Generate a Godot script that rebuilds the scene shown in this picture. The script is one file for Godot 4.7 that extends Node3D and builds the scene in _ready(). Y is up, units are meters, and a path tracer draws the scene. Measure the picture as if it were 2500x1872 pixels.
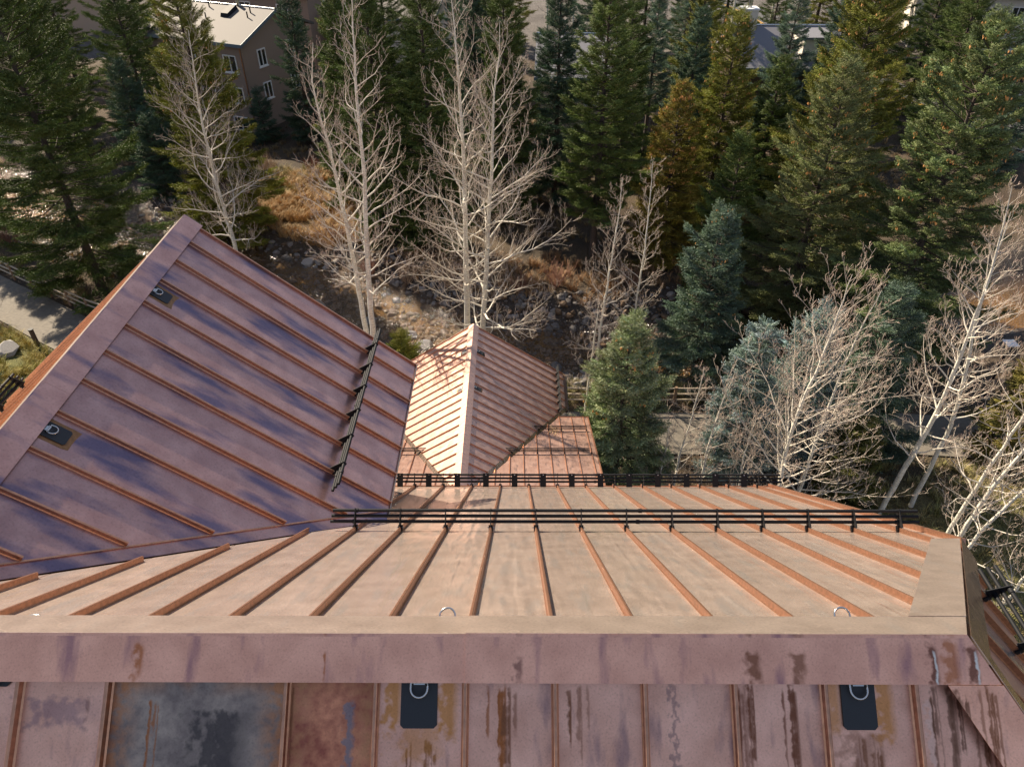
extends Node3D
# A mountain lodge with copper standing-seam roofs above a creek, spruces and bare aspens.
# Origin: the main roof ridge, x along the ridge, -z towards the creek; the valley floor lies about 20 m below.

const S := 0.457            # seam spacing
const PITCH := 0.6946       # 39.8 degrees
const TPITCH := 0.587       # the lower gable, 33.6 degrees
const HIP := 0.8238         # the hip end, 47.2 degrees
var names := {}
var M := {}
var rng := RandomNumberGenerator.new()


class MB:
	var v := PackedVector3Array()
	var n := PackedVector3Array()
	var t := PackedVector2Array()
	var c := PackedColorArray()
	var ix := PackedInt32Array()
	var col := Color.WHITE

	func face(p: Array, out: Vector3, uv: Array = []) -> void:    # a convex polygon whose outside lies towards out
		var nn: Vector3 = (p[1] - p[0]).cross(p[2] - p[0])
		if nn.length_squared() < 1e-16 and p.size() > 3:
			nn = (p[2] - p[0]).cross(p[3] - p[0])
		nn = nn.normalized()
		var turn := nn.dot(out) > 0.0
		if not turn:
			nn = -nn
		var b := v.size()
		for i in p.size():
			v.append(p[i]); n.append(nn); c.append(col)
			t.append(uv[i] if uv.size() else Vector2.ZERO)
		for i in range(1, p.size() - 1):
			if turn:
				ix.append(b); ix.append(b + i + 1); ix.append(b + i)
			else:
				ix.append(b); ix.append(b + i); ix.append(b + i + 1)

	func hull(a: Array, b: Array) -> void:     # prism between two matching polygons
		var ca := Vector3.ZERO
		var cb := Vector3.ZERO
		for p in a: ca += p / a.size()
		for p in b: cb += p / b.size()
		face(a, ca - cb)
		face(b, cb - ca)
		var mid := (ca + cb) / 2
		for i in a.size():
			var j := (i + 1) % a.size()
			var q := [a[i], a[j], b[j], b[i]]
			face(q, (a[i] + a[j] + b[i] + b[j]) / 4 - mid)

	func box(lo: Vector3, hi: Vector3, xf := Transform3D.IDENTITY) -> void:
		var a := []
		var b := []
		for q in [[0, 0], [1, 0], [1, 1], [0, 1]]:
			var x: float = lo.x if q[0] == 0 else hi.x
			var y: float = lo.y if q[1] == 0 else hi.y
			a.append(xf * Vector3(x, y, lo.z)); b.append(xf * Vector3(x, y, hi.z))
		hull(a, b)

	func tube(path: PackedVector3Array, rad: PackedFloat32Array, sides: int, cap := true, cols: PackedColorArray = PackedColorArray()) -> void:
		var side := Vector3.ZERO
		var first := v.size()
		var along := 0.0
		for i in path.size():
			var d := path[mini(i + 1, path.size() - 1)] - path[maxi(i - 1, 0)]
			d = d.normalized()
			if i == 0:
				side = d.cross(Vector3(0.31, 0.17, 0.93) if absf(d.z) < 0.9 else Vector3.RIGHT).normalized()
			else:
				side = (side - d * side.dot(d)).normalized()
				along += path[i].distance_to(path[i - 1])
			var up := d.cross(side)
			for k in sides + 1:
				var a := TAU * k / sides
				var o := side * cos(a) + up * sin(a)
				v.append(path[i] + o * rad[i]); n.append(o); t.append(Vector2(float(k) / sides, along)); c.append(cols[i] if cols.size() else col)
		for i in path.size() - 1:
			var b := first + i * (sides + 1)
			for k in sides:
				ix.append(b + k); ix.append(b + sides + 1 + k); ix.append(b + k + 1)
				ix.append(b + k + 1); ix.append(b + sides + 1 + k); ix.append(b + sides + 2 + k)
		if cap:
			for e in 2:
				var at := 0 if e == 0 else path.size() - 1
				var p := []
				for k in sides:
					p.append(v[first + at * (sides + 1) + k])
				face(p, path[0] - path[1] if e == 0 else path[-1] - path[-2])

	func rod(a: Vector3, b: Vector3, r: float, sides := 8) -> void:
		tube(PackedVector3Array([a, b]), PackedFloat32Array([r, r]), sides)

	func mesh() -> ArrayMesh:
		var arr := []
		arr.resize(Mesh.ARRAY_MAX)
		arr[Mesh.ARRAY_VERTEX] = v; arr[Mesh.ARRAY_NORMAL] = n; arr[Mesh.ARRAY_TEX_UV] = t; arr[Mesh.ARRAY_COLOR] = c; arr[Mesh.ARRAY_INDEX] = ix
		var m := ArrayMesh.new()
		m.add_surface_from_arrays(Mesh.PRIMITIVE_TRIANGLES, arr)
		return m


class Slope:      # a roof plane: u runs level, d down the slope, h out of it
	var o: Vector3
	var u: Vector3
	var w: Vector3
	var n: Vector3
	func _init(o_: Vector3, u_: Vector3, w_: Vector3):
		o = o_; u = u_; w = w_
		n = u.cross(w).normalized()
		if n.y < 0: n = -n
	func p(a: float, d: float, h := 0.0) -> Vector3:
		return o + u * a + w * d + n * h


func numbered(parent: Node, called: String) -> String:
	var key := str(parent.get_instance_id()) + called
	var k: int = names.get(key, 0)
	names[key] = k + 1
	return called if k == 0 else "%s_%03d" % [called, k]

func put(parent: Node, called: String, mesh: Mesh, mat: Material) -> MeshInstance3D:
	var o := MeshInstance3D.new()
	o.name = numbered(parent, called)
	o.mesh = mesh
	o.material_override = null
	if mesh.get_surface_count() and mat and mesh is ArrayMesh and mesh.surface_get_material(0) == null:
		mesh.surface_set_material(0, mat)
	elif mat:
		o.set_surface_override_material(0, mat)
	parent.add_child(o, true)
	return o

func thing(called: String, label: String, category: String, at := Vector3.ZERO, group := "") -> Node3D:
	var o := Node3D.new()
	o.name = numbered(self, called)
	add_child(o, true)
	o.position = at
	tag(o, label, category, group)
	return o

func tag(o: Node, label: String, category: String, group := "") -> void:
	o.set_meta("label", label); o.set_meta("category", category)
	if group: o.set_meta("group", group)

func setting(called: String, mesh: Mesh, mat: Material) -> MeshInstance3D:
	var o := put(self, called, mesh, mat)
	o.set_meta("kind", "structure")
	return o

func dup(src: Node3D, label: String, group: String, at: Vector3, turn := 0.0, size := 1.0) -> Node3D:
	var o: Node3D = src.duplicate()
	o.name = numbered(self, str(src.name).rstrip("0123456789").rstrip("_"))
	add_child(o, true)
	o.position = at
	o.rotation.y = turn
	o.scale = Vector3.ONE * size
	o.set_meta("label", label); o.set_meta("group", group)
	return o

func lin(r: float, g: float, b: float) -> Color:      # a real-world base colour
	return Color(r, g, b).linear_to_srgb()

func mat(called: String, color: Color, rough := 0.8, metal := 0.0) -> StandardMaterial3D:
	var m := StandardMaterial3D.new()
	m.resource_name = called
	m.albedo_color = color; m.roughness = rough; m.metallic = metal
	M[called] = m
	return m

func noise(sd: int, freq: float, oct := 4, kind := FastNoiseLite.TYPE_SIMPLEX_SMOOTH) -> FastNoiseLite:
	var n := FastNoiseLite.new()
	n.seed = sd; n.frequency = freq; n.fractal_octaves = oct; n.noise_type = kind
	n.fractal_type = FastNoiseLite.FRACTAL_FBM if oct > 1 else FastNoiseLite.FRACTAL_NONE
	return n

func noise_bytes(n: FastNoiseLite, w: int, h: int) -> PackedByteArray:
	var im := n.get_image(w, h, false, false, true)
	im.convert(Image.FORMAT_L8)
	return im.get_data()

func height_tex(sd: int, freq: float, oct: int, w := 512) -> NoiseTexture2D:
	var t := NoiseTexture2D.new()
	t.width = w; t.height = w; t.seamless = true
	t.noise = noise(sd, freq, oct)
	return t

func grain(called: String, sd: int, freq: float, lo: float, hi: float) -> NoiseTexture2D:     # grey grain that multiplies a base colour
	var t := height_tex(sd, freq, 5)
	var g := Gradient.new()
	g.colors = PackedColorArray([lin(lo, lo, lo), lin(hi, hi, hi)])
	t.color_ramp = g
	return t

# A weathered copper sheet, w x h pixels over wm x hm metres: mottle between two tones, blue patina streaks down the slope, dark speckle, then each named stain and the painted reflection.
func copper_image(w: int, h: int, wm: float, hm: float, a: Color, b: Color, patina: Color, patina_share: float, speckle: float, sd: int, stains_and_reflection: Array = [], zones: Array = [], along_x := false, scratches := 0) -> ImageTexture:
	var px := w / wm
	var n1 := noise_bytes(noise(sd, 3.2 / px, 5), w, h)
	var n2 := noise_bytes(noise(sd + 1, 0.27, 3), w, h)
	var sn := noise(sd + 2, 1.0, 4)
	var stretch := noise(sd + 2, (2.6 if sd == 51 else 5.0) / px, 5)
	var sw := w
	var sh := maxi(8, h / 4)
	if along_x:
		sw = maxi(8, w / 4); sh = h
	var sim := stretch.get_image(sw, sh, false, false, true)
	sim.convert(Image.FORMAT_L8)
	sim.resize(w, h, Image.INTERPOLATE_CUBIC)
	var n3 := sim.get_data()
	var n4 := noise_bytes(noise(sd + 5, 14.0 / px, 4), w, h)
	var data := PackedByteArray()
	data.resize(w * h * 3)
	var lut := PackedByteArray()
	lut.resize(1025)
	for i in 1025:
		lut[i] = int(clampf(Color(i / 1024.0, 0, 0).linear_to_srgb().r * 255.0 + 0.5, 0, 255))
	var at := 0
	for y in h:
		var d := y / px
		for x in w:
			var k := y * w + x
			var m := n1[k] / 255.0
			var r := lerpf(a.r, b.r, m)
			var g := lerpf(a.g, b.g, m)
			var bl := lerpf(a.b, b.b, m)
			var q := clampf((n3[k] / 255.0 - 1.0 + patina_share) * 3.5, 0.0, 1.0) * 0.85
			var xm := x / px
			var dark := 1.0
			for z in zones:
				if xm > z[0] and xm < z[1]:
					var zz := clampf((n4[k] * 0.45 / 255.0 + n1[k] * 0.55 / 255.0 - z[5]) * z[6], 0.0, 1.0)
					var cz: Color = z[2]
					var cy: Color = z[3]
					var za: float = z[4]
					var rim := (1.0 - smoothstep(0.0, 0.2, minf(xm - z[0], z[1] - xm))) * clampf(n4[k] / 128.0 - 0.35, 0.0, 1.0) + (1.0 - smoothstep(0.2, 0.32, d)) * clampf(n1[k] / 128.0 - 0.5, 0.0, 0.7)
					cz = cz.lerp(Color(0.30, 0.12, 0.05), clampf(rim, 0, 1)); cy = cy.lerp(Color(0.42, 0.19, 0.085), clampf(rim, 0, 1))
					r = lerpf(r, lerpf(cz.r, cy.r, zz), za); g = lerpf(g, lerpf(cz.g, cy.g, zz), za); bl = lerpf(bl, lerpf(cz.b, cy.b, zz), za)
					q *= 1.0 - za
			r = lerpf(r, patina.r, q); g = lerpf(g, patina.g, q); bl = lerpf(bl, patina.b, q)
			if n2[k] > 168:
				dark = 1.0 - speckle * clampf((n2[k] - 168) / 40.0, 0.0, 1.0)
			elif n2[k] < 80:
				dark = 1.0 + speckle * 0.35
			for s in stains_and_reflection:       # [x, d0, d1, half width, colour, strength, wobble]
				var sx: float = s[0]
				var hw: float = s[3]
				if absf(xm - sx) > hw * 1.6 or d < s[1] - 0.05 or d > s[2] + 0.05:
					continue
				var e := (n4[k] / 255.0 - 0.5)
				var l: float = clampf((d - s[1]) / 0.03 + e * 2, 0, 1) * clampf((s[2] - d) / 0.06 + e * 2, 0, 1)
				var f: float = clampf((1.0 - absf(xm - sx + e * s[6]) / hw) * 1.5 + e * 1.6, 0.0, 1.0) * l * s[5]
				var sc: Color = s[4]
				r = lerpf(r, sc.r, f); g = lerpf(g, sc.g, f); bl = lerpf(bl, sc.b, f)
			data[at] = lut[clampi(int(r * dark * 1024), 0, 1024)]
			data[at + 1] = lut[clampi(int(g * dark * 1024), 0, 1024)]
			data[at + 2] = lut[clampi(int(bl * dark * 1024), 0, 1024)]
			at += 3
	if scratches > 0:
		var r := RandomNumberGenerator.new()
		r.seed = sd
		for i in scratches:
			var q := Vector2(r.randf() * w, r.randf() * h)
			var ang := r.randf() * TAU
			var bend := r.randf_range(-0.25, 0.25)
			var up := r.randf_range(1.03, 1.12)
			for j in r.randi_range(8, 46):
				q += Vector2(cos(ang), sin(ang))
				ang += bend + r.randf_range(-0.2, 0.2)
				var o := (posmod(int(q.y), h) * w + posmod(int(q.x), w)) * 3
				for e in 3:
					data[o + e] = mini(255, int(data[o + e] * up))
	return ImageTexture.create_from_image(Image.create_from_data(w, h, false, Image.FORMAT_RGB8, data))


func materials() -> void:
	var rust := Color(0.32, 0.105, 0.03)
	var brown := Color(0.20, 0.08, 0.038)
	var white := Color(0.62, 0.62, 0.58)
	var ochre := Color(0.50, 0.20, 0.025)
	var m: StandardMaterial3D
	var spots := []
	var sr := RandomNumberGenerator.new()
	sr.seed = 9
	for i in 70:
		var sd := sr.randf_range(0.0, 0.62)
		var sz := sr.randf_range(0.005, 0.016)
		spots.append([sr.randf_range(0.2, 5.8), sd, sd + sz, sz * 0.7, brown, sr.randf_range(0.4, 0.8), 0.0])
	var runs := []          # dirty water that ran down in strands: [x, d0, d1, width, colour, strands]
	for e in [[2.95, 0.2, 0.9, 0.10, rust, 9], [3.03, 0.24, 0.8, 0.07, brown, 6], [4.23, 0.2, 0.9, 0.085, Color(0.17, 0.06, 0.03), 11], [4.45, 0.2, 0.85, 0.07, Color(0.17, 0.06, 0.03), 7], [5.24, 0.2, 0.9, 0.16, Color(0.16, 0.075, 0.045), 12], [5.42, 0.2, 0.9, 0.08, brown, 6], [2.57, 0.45, 0.8, 0.16, brown, 8], [4.82, 0.46, 0.9, 0.16, brown, 9], [1.2, 0.3, 0.8, 0.06, rust, 4], [0.9, 0.25, 0.6, 0.2, brown, 5], [3.4, 0.22, 0.7, 0.2, brown, 5], [1.9, 0.2, 0.9, 0.04, brown, 4]]:
		for i in e[5]:
			var o: float = sr.randf_range(-0.5, 0.5) * e[3]
			var a: float = e[1] + sr.randf_range(0.0, 0.06) + absf(o) * 0.5
			runs.append([e[0] + o, a, lerpf(a, e[2], sr.randf_range(0.35, 1.0)), sr.randf_range(0.004, 0.013), e[4], sr.randf_range(0.45, 0.9), 0.012])
	# front slope, x from -2.8 to 3.2, d from 0 to 0.9
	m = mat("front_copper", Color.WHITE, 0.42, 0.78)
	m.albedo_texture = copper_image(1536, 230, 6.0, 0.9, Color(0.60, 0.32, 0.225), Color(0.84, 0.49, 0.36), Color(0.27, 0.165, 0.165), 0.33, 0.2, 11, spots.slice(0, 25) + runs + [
		[3.86, 0.22, 0.9, 0.02, Color(0.2, 0.13, 0.13), 0.6, 0.09], [5.15, 0.3, 0.8, 0.02, white, 0.2, 0.04],
		[2.43, 0.2, 0.46, 0.05, ochre, 0.75, 0.05], [2.71, 0.2, 0.5, 0.06, ochre, 0.75, 0.05], [2.57, 0.42, 0.62, 0.14, ochre, 0.45, 0.08], [4.67, 0.2, 0.48, 0.05, ochre, 0.6, 0.05], [4.93, 0.2, 0.52, 0.06, ochre, 0.7, 0.05], [4.8, 0.45, 0.75, 0.13, brown, 0.5, 0.10],
		[0.72, 0.3, 0.46, 0.22, Color(0.16, 0.11, 0.15), 0.5, 0.15], [1.55, 0.36, 0.9, 0.17, Color(0.035, 0.032, 0.036), 0.8, 0.1], [2.21, 0.3, 0.9, 0.025, Color(0.16, 0.17, 0.2), 0.75, 0.06],  # the near-black middle entry is the drone's reflection, painted into the copper
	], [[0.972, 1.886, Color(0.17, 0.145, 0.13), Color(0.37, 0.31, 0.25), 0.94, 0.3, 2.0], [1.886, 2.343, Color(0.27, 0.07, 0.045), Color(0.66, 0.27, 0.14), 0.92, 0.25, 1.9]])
	# ridge cap front face, x from -2.8 to 3.2
	m = mat("cap_front_copper", Color.WHITE, 0.42, 0.78)
	m.albedo_texture = copper_image(1536, 64, 6.0, 0.25, Color(0.54, 0.29, 0.215), Color(0.72, 0.41, 0.305), Color(0.29, 0.155, 0.165), 0.36, 0.18, 31, spots + [
		[1.13, 0.03, 0.2, 0.03, rust, 0.8, 0.05], [2.08, 0.06, 0.25, 0.009, rust, 0.8, 0.01], [3.07, 0.08, 0.25, 0.025, Color(0.15, 0.07, 0.06), 0.75, 0.03],
		[4.26, 0.06, 0.25, 0.05, Color(0.2, 0.085, 0.05), 0.9, 0.02], [4.49, 0.06, 0.25, 0.045, Color(0.22, 0.1, 0.06), 0.85, 0.02],
		[5.17, 0.02, 0.25, 0.03, Color(0.13, 0.05, 0.035), 0.9, 0.03], [5.26, 0.0, 0.25, 0.05, rust, 0.7, 0.05], [5.37, 0.03, 0.25, 0.035, Color(0.15, 0.06, 0.04), 0.9, 0.03], [5.18, 0.06, 0.25, 0.008, white, 0.9, 0.02], [5.39, 0.07, 0.25, 0.008, white, 0.9, 0.02],
	])
	# wing, z from -6.3 to 0, d from 0 to 4.5; the streaks run down the slope
	m = mat("wing_copper", Color.WHITE, 0.3, 0.82)
	m.albedo_texture = copper_image(840, 600, 6.3, 4.5, Color(0.39, 0.22, 0.195), Color(0.56, 0.34, 0.295), Color(0.11, 0.10, 0.17), 0.47, 0.2, 51)
	m.heightmap_enabled = true
	m.heightmap_texture = height_tex(5, 0.008, 2); m.heightmap_scale = 0.25
	for k in 3:
		m = mat("back_copper_%d" % k, Color.WHITE, 0.23 + k * 0.02, 0.68)
		m.albedo_texture = copper_image(96, 512, 0.457, 2.4, Color(0.46, 0.365, 0.31), Color(0.61, 0.49, 0.42), Color(0.47, 0.41, 0.37), 0.42, 0.3, 71 + k * 7, [], [], false, 60)
		m.heightmap_enabled = true
		m.heightmap_texture = height_tex(15 + k, 0.006, 2); m.heightmap_scale = 0.7
		m = mat("turret_copper_%d" % k, Color.WHITE, 0.34, 0.74)
		m.albedo_texture = copper_image(96, 512, 0.457, 2.4, Color(0.48, 0.29, 0.225), Color(0.64, 0.42, 0.335), Color(0.26, 0.18, 0.16), 0.36, 0.22, 171 + k * 7)
		m.heightmap_enabled = true
		m.heightmap_texture = height_tex(25 + k, 0.006, 2); m.heightmap_scale = 0.35
	m = mat("cap_back_copper", Color.WHITE, 0.3, 0.7)
	m.albedo_texture = copper_image(1024, 64, 6.0, 0.375, Color(0.40, 0.32, 0.27), Color(0.53, 0.43, 0.365), Color(0.44, 0.38, 0.34), 0.3, 0.25, 91, [], [], false, 60)
	m = mat("cap_dark_copper", lin(0.34, 0.24, 0.18), 0.22, 0.9)
	m.heightmap_enabled = true
	m.heightmap_texture = height_tex(45, 0.012, 3); m.heightmap_scale = 0.5
	m = mat("seam_copper", lin(0.62, 0.33, 0.21), 0.33, 0.86)
	m.albedo_texture = grain("seam", 61, 0.03, 0.55, 1.0); m.uv1_triplanar = true; m.uv1_world_triplanar = true; m.uv1_scale = Vector3(1.5, 1.5, 1.5)
	m = mat("under_copper", lin(0.16, 0.09, 0.06), 0.6, 0.5)
	m = mat("black_metal", lin(0.010, 0.011, 0.013), 0.62, 0.0)
	m.metallic_specular = 0.3
	m = mat("steel", lin(0.55, 0.55, 0.53), 0.25, 1.0)
	m = mat("rubber_pad", lin(0.017, 0.021, 0.026), 0.6)
	m.albedo_texture = grain("pad", 62, 0.05, 0.6, 1.0); m.uv1_triplanar = true; m.uv1_scale = Vector3(4, 4, 4)
	m = mat("ochre_sealant", lin(0.34, 0.17, 0.06), 0.4, 0.3)
	m.albedo_texture = grain("ochre", 63, 0.02, 0.35, 1.0); m.uv1_triplanar = true; m.uv1_scale = Vector3(3, 3, 3)
	m = mat("stucco", lin(0.42, 0.33, 0.25), 0.9)
	m.albedo_texture = grain("stucco", 64, 0.06, 0.75, 1.0); m.uv1_triplanar = true; m.uv1_world_triplanar = true
	m = mat("brown_stucco", lin(0.30, 0.225, 0.175), 0.9)
	m.albedo_texture = grain("brown_stucco", 65, 0.06, 0.8, 1.0); m.uv1_triplanar = true; m.uv1_world_triplanar = true
	m = mat("pale_stucco", lin(0.6, 0.55, 0.47), 0.9)
	m = mat("shingle", lin(0.125, 0.112, 0.10), 0.75)
	m.albedo_texture = grain("shingle", 66, 0.05, 0.55, 1.0); m.uv1_triplanar = true; m.uv1_world_triplanar = true
	m = mat("grey_shingle", lin(0.19, 0.19, 0.21), 0.6)
	m.albedo_texture = grain("grey_shingle", 67, 0.05, 0.55, 1.0); m.uv1_triplanar = true; m.uv1_world_triplanar = true
	m = mat("blue_trim", lin(0.10, 0.14, 0.17), 0.5)
	m = mat("white_trim", lin(0.72, 0.72, 0.70), 0.5)
	m = mat("window_glass", lin(0.015, 0.02, 0.025), 0.06)
	m.metallic_specular = 0.7
	m = mat("dark_wood", lin(0.07, 0.045, 0.03), 0.8)
	m = mat("weathered_wood", lin(0.48, 0.40, 0.29), 0.85)
	m.albedo_texture = grain("wood", 68, 0.03, 0.45, 1.0); m.uv1_triplanar = true; m.uv1_world_triplanar = true; m.uv1_scale = Vector3(0.6, 3, 3)
	m = mat("post_wood", lin(0.20, 0.13, 0.08), 0.85)
	m = mat("asphalt", lin(0.075, 0.075, 0.078), 0.85)
	m.albedo_texture = grain("asphalt", 69, 0.04, 0.6, 1.0); m.uv1_triplanar = true; m.uv1_world_triplanar = true; m.uv1_scale = Vector3(0.5, 0.5, 0.5)
	m = mat("concrete_path", lin(0.17, 0.15, 0.12), 0.9)
	m.albedo_texture = grain("path", 70, 0.02, 0.6, 1.0); m.uv1_triplanar = true; m.uv1_world_triplanar = true; m.uv1_scale = Vector3(0.4, 0.4, 0.4)
	m = mat("yellow_paint", lin(0.55, 0.30, 0.03), 0.7)
	m = mat("needles", Color.WHITE, 0.6)
	m.metallic_specular = 0.3
	m.vertex_color_use_as_albedo = true
	m.backlight_enabled = true
	m.backlight = Color(0.36, 0.40, 0.14)
	m = mat("spruce_bark", lin(0.10, 0.075, 0.06), 0.95)
	m.albedo_texture = grain("bark", 72, 0.03, 0.4, 1.0); m.uv1_triplanar = true; m.uv1_scale = Vector3(2, 0.6, 2)
	m = mat("aspen_twig", Color.WHITE, 0.8)
	m.vertex_color_use_as_albedo = true
	m = mat("aspen_bark", Color.WHITE, 0.75)
	m.albedo_texture = aspen_bark()
	m = mat("grass_blade", Color.WHITE, 0.8)
	m.vertex_color_use_as_albedo = true
	m.backlight_enabled = true
	m.backlight = Color(0.3, 0.25, 0.12)
	m = mat("cone", lin(0.55, 0.28, 0.09), 0.7)
	m = mat("rock", Color.WHITE, 0.8)
	m.vertex_color_use_as_albedo = true
	m.albedo_texture = grain("rock", 73, 0.03, 0.5, 1.0); m.uv1_triplanar = true; m.uv1_scale = Vector3(1.2, 1.2, 1.2)
	m = mat("soil", Color.WHITE, 0.95)
	m.vertex_color_use_as_albedo = true
	m.albedo_texture = grain("soil", 74, 0.05, 0.25, 1.0); m.uv1_triplanar = true; m.uv1_world_triplanar = true; m.uv1_scale = Vector3(0.35, 0.35, 0.35)
	m.heightmap_enabled = true
	m.heightmap_texture = height_tex(75, 0.05, 5); m.heightmap_scale = 12.0
	m = mat("creek_water", Color(0.30, 0.22, 0.12, 0.12), 0.12)
	m.transparency = BaseMaterial3D.TRANSPARENCY_ALPHA
	m.heightmap_enabled = true
	m.heightmap_texture = height_tex(76, 0.03, 4); m.heightmap_scale = 9.0
	m.uv1_triplanar = true; m.uv1_world_triplanar = true; m.uv1_scale = Vector3(0.35, 0.35, 0.35)
	m = mat("silver_paint", lin(0.45, 0.47, 0.49), 0.25, 0.6)
	m.clearcoat_enabled = true; m.clearcoat = 0.8
	m = mat("tyre", lin(0.02, 0.02, 0.02), 0.8)
	m = mat("headlamp", lin(0.7, 0.7, 0.68), 0.1, 0.2)
	m = mat("sign_yellow", lin(0.7, 0.55, 0.02), 0.5)


func aspen_bark() -> ImageTexture:      # cream bark with dark scars that run round the trunk
	var w := 128
	var h := 512
	var a := noise_bytes(noise(5, 0.02, 4), w, h)
	var im := Image.create(w, h, false, Image.FORMAT_RGB8)
	var b := noise(6, 0.09, 3).get_image(w / 4, h, false, false, true)
	b.convert(Image.FORMAT_L8); b.resize(w, h, Image.INTERPOLATE_BILINEAR)
	var bd := b.get_data()
	for y in h:
		for x in w:
			var k := y * w + x
			var c := Color(0.56, 0.53, 0.44).lerp(Color(0.74, 0.72, 0.64), a[k] / 255.0)
			if bd[k] > 178:
				c = c.lerp(Color(0.05, 0.045, 0.04), clampf((bd[k] - 178) / 22.0, 0, 0.9))
			im.set_pixel(x, y, c.linear_to_srgb())
	return ImageTexture.create_from_image(im)


# ------------------------------------------------------------------ roofs
func clip(poly: Array, a: float, b: float, k: float) -> Array:      # keeps a*u + b*d <= k
	var out := []
	for i in poly.size():
		var p: Vector2 = poly[i]
		var q: Vector2 = poly[(i + 1) % poly.size()]
		var fp := a * p.x + b * p.y - k
		var fq := a * q.x + b * q.y - k
		if fp <= 0.0:
			out.append(p)
		if (fp < 0.0 and fq > 0.0) or (fp > 0.0 and fq < 0.0):
			out.append(p.lerp(q, fp / (fp - fq)))
	return out

func rect(u0: float, u1: float, d0: float, d1: float) -> Array:
	return [Vector2(u0, d0), Vector2(u1, d0), Vector2(u1, d1), Vector2(u0, d1)]

func slab(f: Slope, poly: Array, h0: float, h1: float, uv: Array) -> ArrayMesh:     # uv: [u offset, u scale, d offset, d scale]
	var b := MB.new()
	slab_to(b, f, poly, h0, h1, uv)
	return b.mesh()

func slab_to(b: MB, f: Slope, poly: Array, h0: float, h1: float, uv: Array) -> void:
	var top := []
	var low := []
	var ts := []
	for q in poly:
		top.append(f.p(q.x, q.y, h1)); low.append(f.p(q.x, q.y, h0))
		ts.append(Vector2((q.x + uv[0]) * uv[1], (q.y + uv[2]) * uv[3]))
	b.face(top, f.n, ts)
	b.face(low, -f.n, ts)
	var mid := Vector3.ZERO
	for q in top: mid += q / top.size()
	for i in poly.size():
		var j := (i + 1) % poly.size()
		b.face([top[i], top[j], low[j], low[i]], (top[i] + top[j]) / 2 - mid, [ts[i], ts[j], ts[j], ts[i]])

func seam(f: Slope, u: float, d0: float, d1: float, wide := 1.0) -> ArrayMesh:      # a folded batten seam with a flared foot
	var prof := [[-0.019, -0.0455], [-0.0115, -0.037], [-0.0095, -0.003], [-0.006, 0.0], [0.006, 0.0], [0.0095, -0.003], [0.0115, -0.037], [0.019, -0.0455]]
	var a := []
	var b := []
	for q in prof:
		a.append(f.p(u + q[0] * wide, d0, q[1])); b.append(f.p(u + q[0] * wide, d1, q[1]))
	var m := MB.new()
	for i in prof.size():
		var j := (i + 1) % prof.size()
		var w: Vector3 = (a[i] + a[j]) / 2 - f.p(u, d0, -0.025)
		m.face([a[i], a[j], b[j], b[i]], w)
	m.face([a[0], a[1], a[6], a[7]], -f.w); m.face([a[1], a[2], a[5], a[6]], -f.w); m.face([a[2], a[3], a[4], a[5]], -f.w)
	m.face([b[0], b[1], b[6], b[7]], f.w); m.face([b[1], b[2], b[5], b[6]], f.w); m.face([b[2], b[3], b[4], b[5]], f.w)
	return m.mesh()

# Panels between the seams of one slope and the seams themselves, each a piece under the deck mesh.
func cover(deck: Node3D, f: Slope, us: Array, d0: float, d1: float, cuts: Array, seam_cuts: Array, mats: Array, uv: Array, skip: Array = [], skip_panel: Array = []) -> void:
	for i in us.size() - 1:
		if i in skip_panel: continue
		var ua: float = us[i]
		var ub: float = us[i + 1]
		if i > 0 and i in skip: continue
		if i + 1 in skip and i + 2 < us.size(): ub = us[i + 2]
		var poly := rect(ua + 0.004, ub - 0.004, d0, d1)
		for c in cuts:
			poly = clip(poly, c[0], c[1], c[2])
		if poly.size() < 3: continue
		var k := (i * 7 + 3) % mats.size()
		var t: Array = uv
		if mats.size() > 1:
			t = [-ua, 1.0 / S, rng.randf() * 2.4, 1.0 / 2.4]
		put(deck, "panel", slab(f, poly, -0.057, -0.046 + rng.randf_range(-0.0008, 0.0008), t), M[mats[k]])
	for i in us.size():
		if i in skip: continue
		var a := d0
		var b := d1
		for c in seam_cuts:
			var r: float = c[2] - c[0] * us[i]
			if c[1] > 0.0: b = minf(b, r / c[1])
			elif c[1] < 0.0: a = maxf(a, r / c[1])
			elif r < 0.0: b = -1.0
		if b - a > 0.05:
			put(deck, "seam", seam(f, us[i], a, b), M.seam_copper)

func steps(a: int, b: int, off := 0.0) -> Array:
	var r := []
	for k in range(a, b + 1):
		r.append(off + k * S)
	return r

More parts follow.
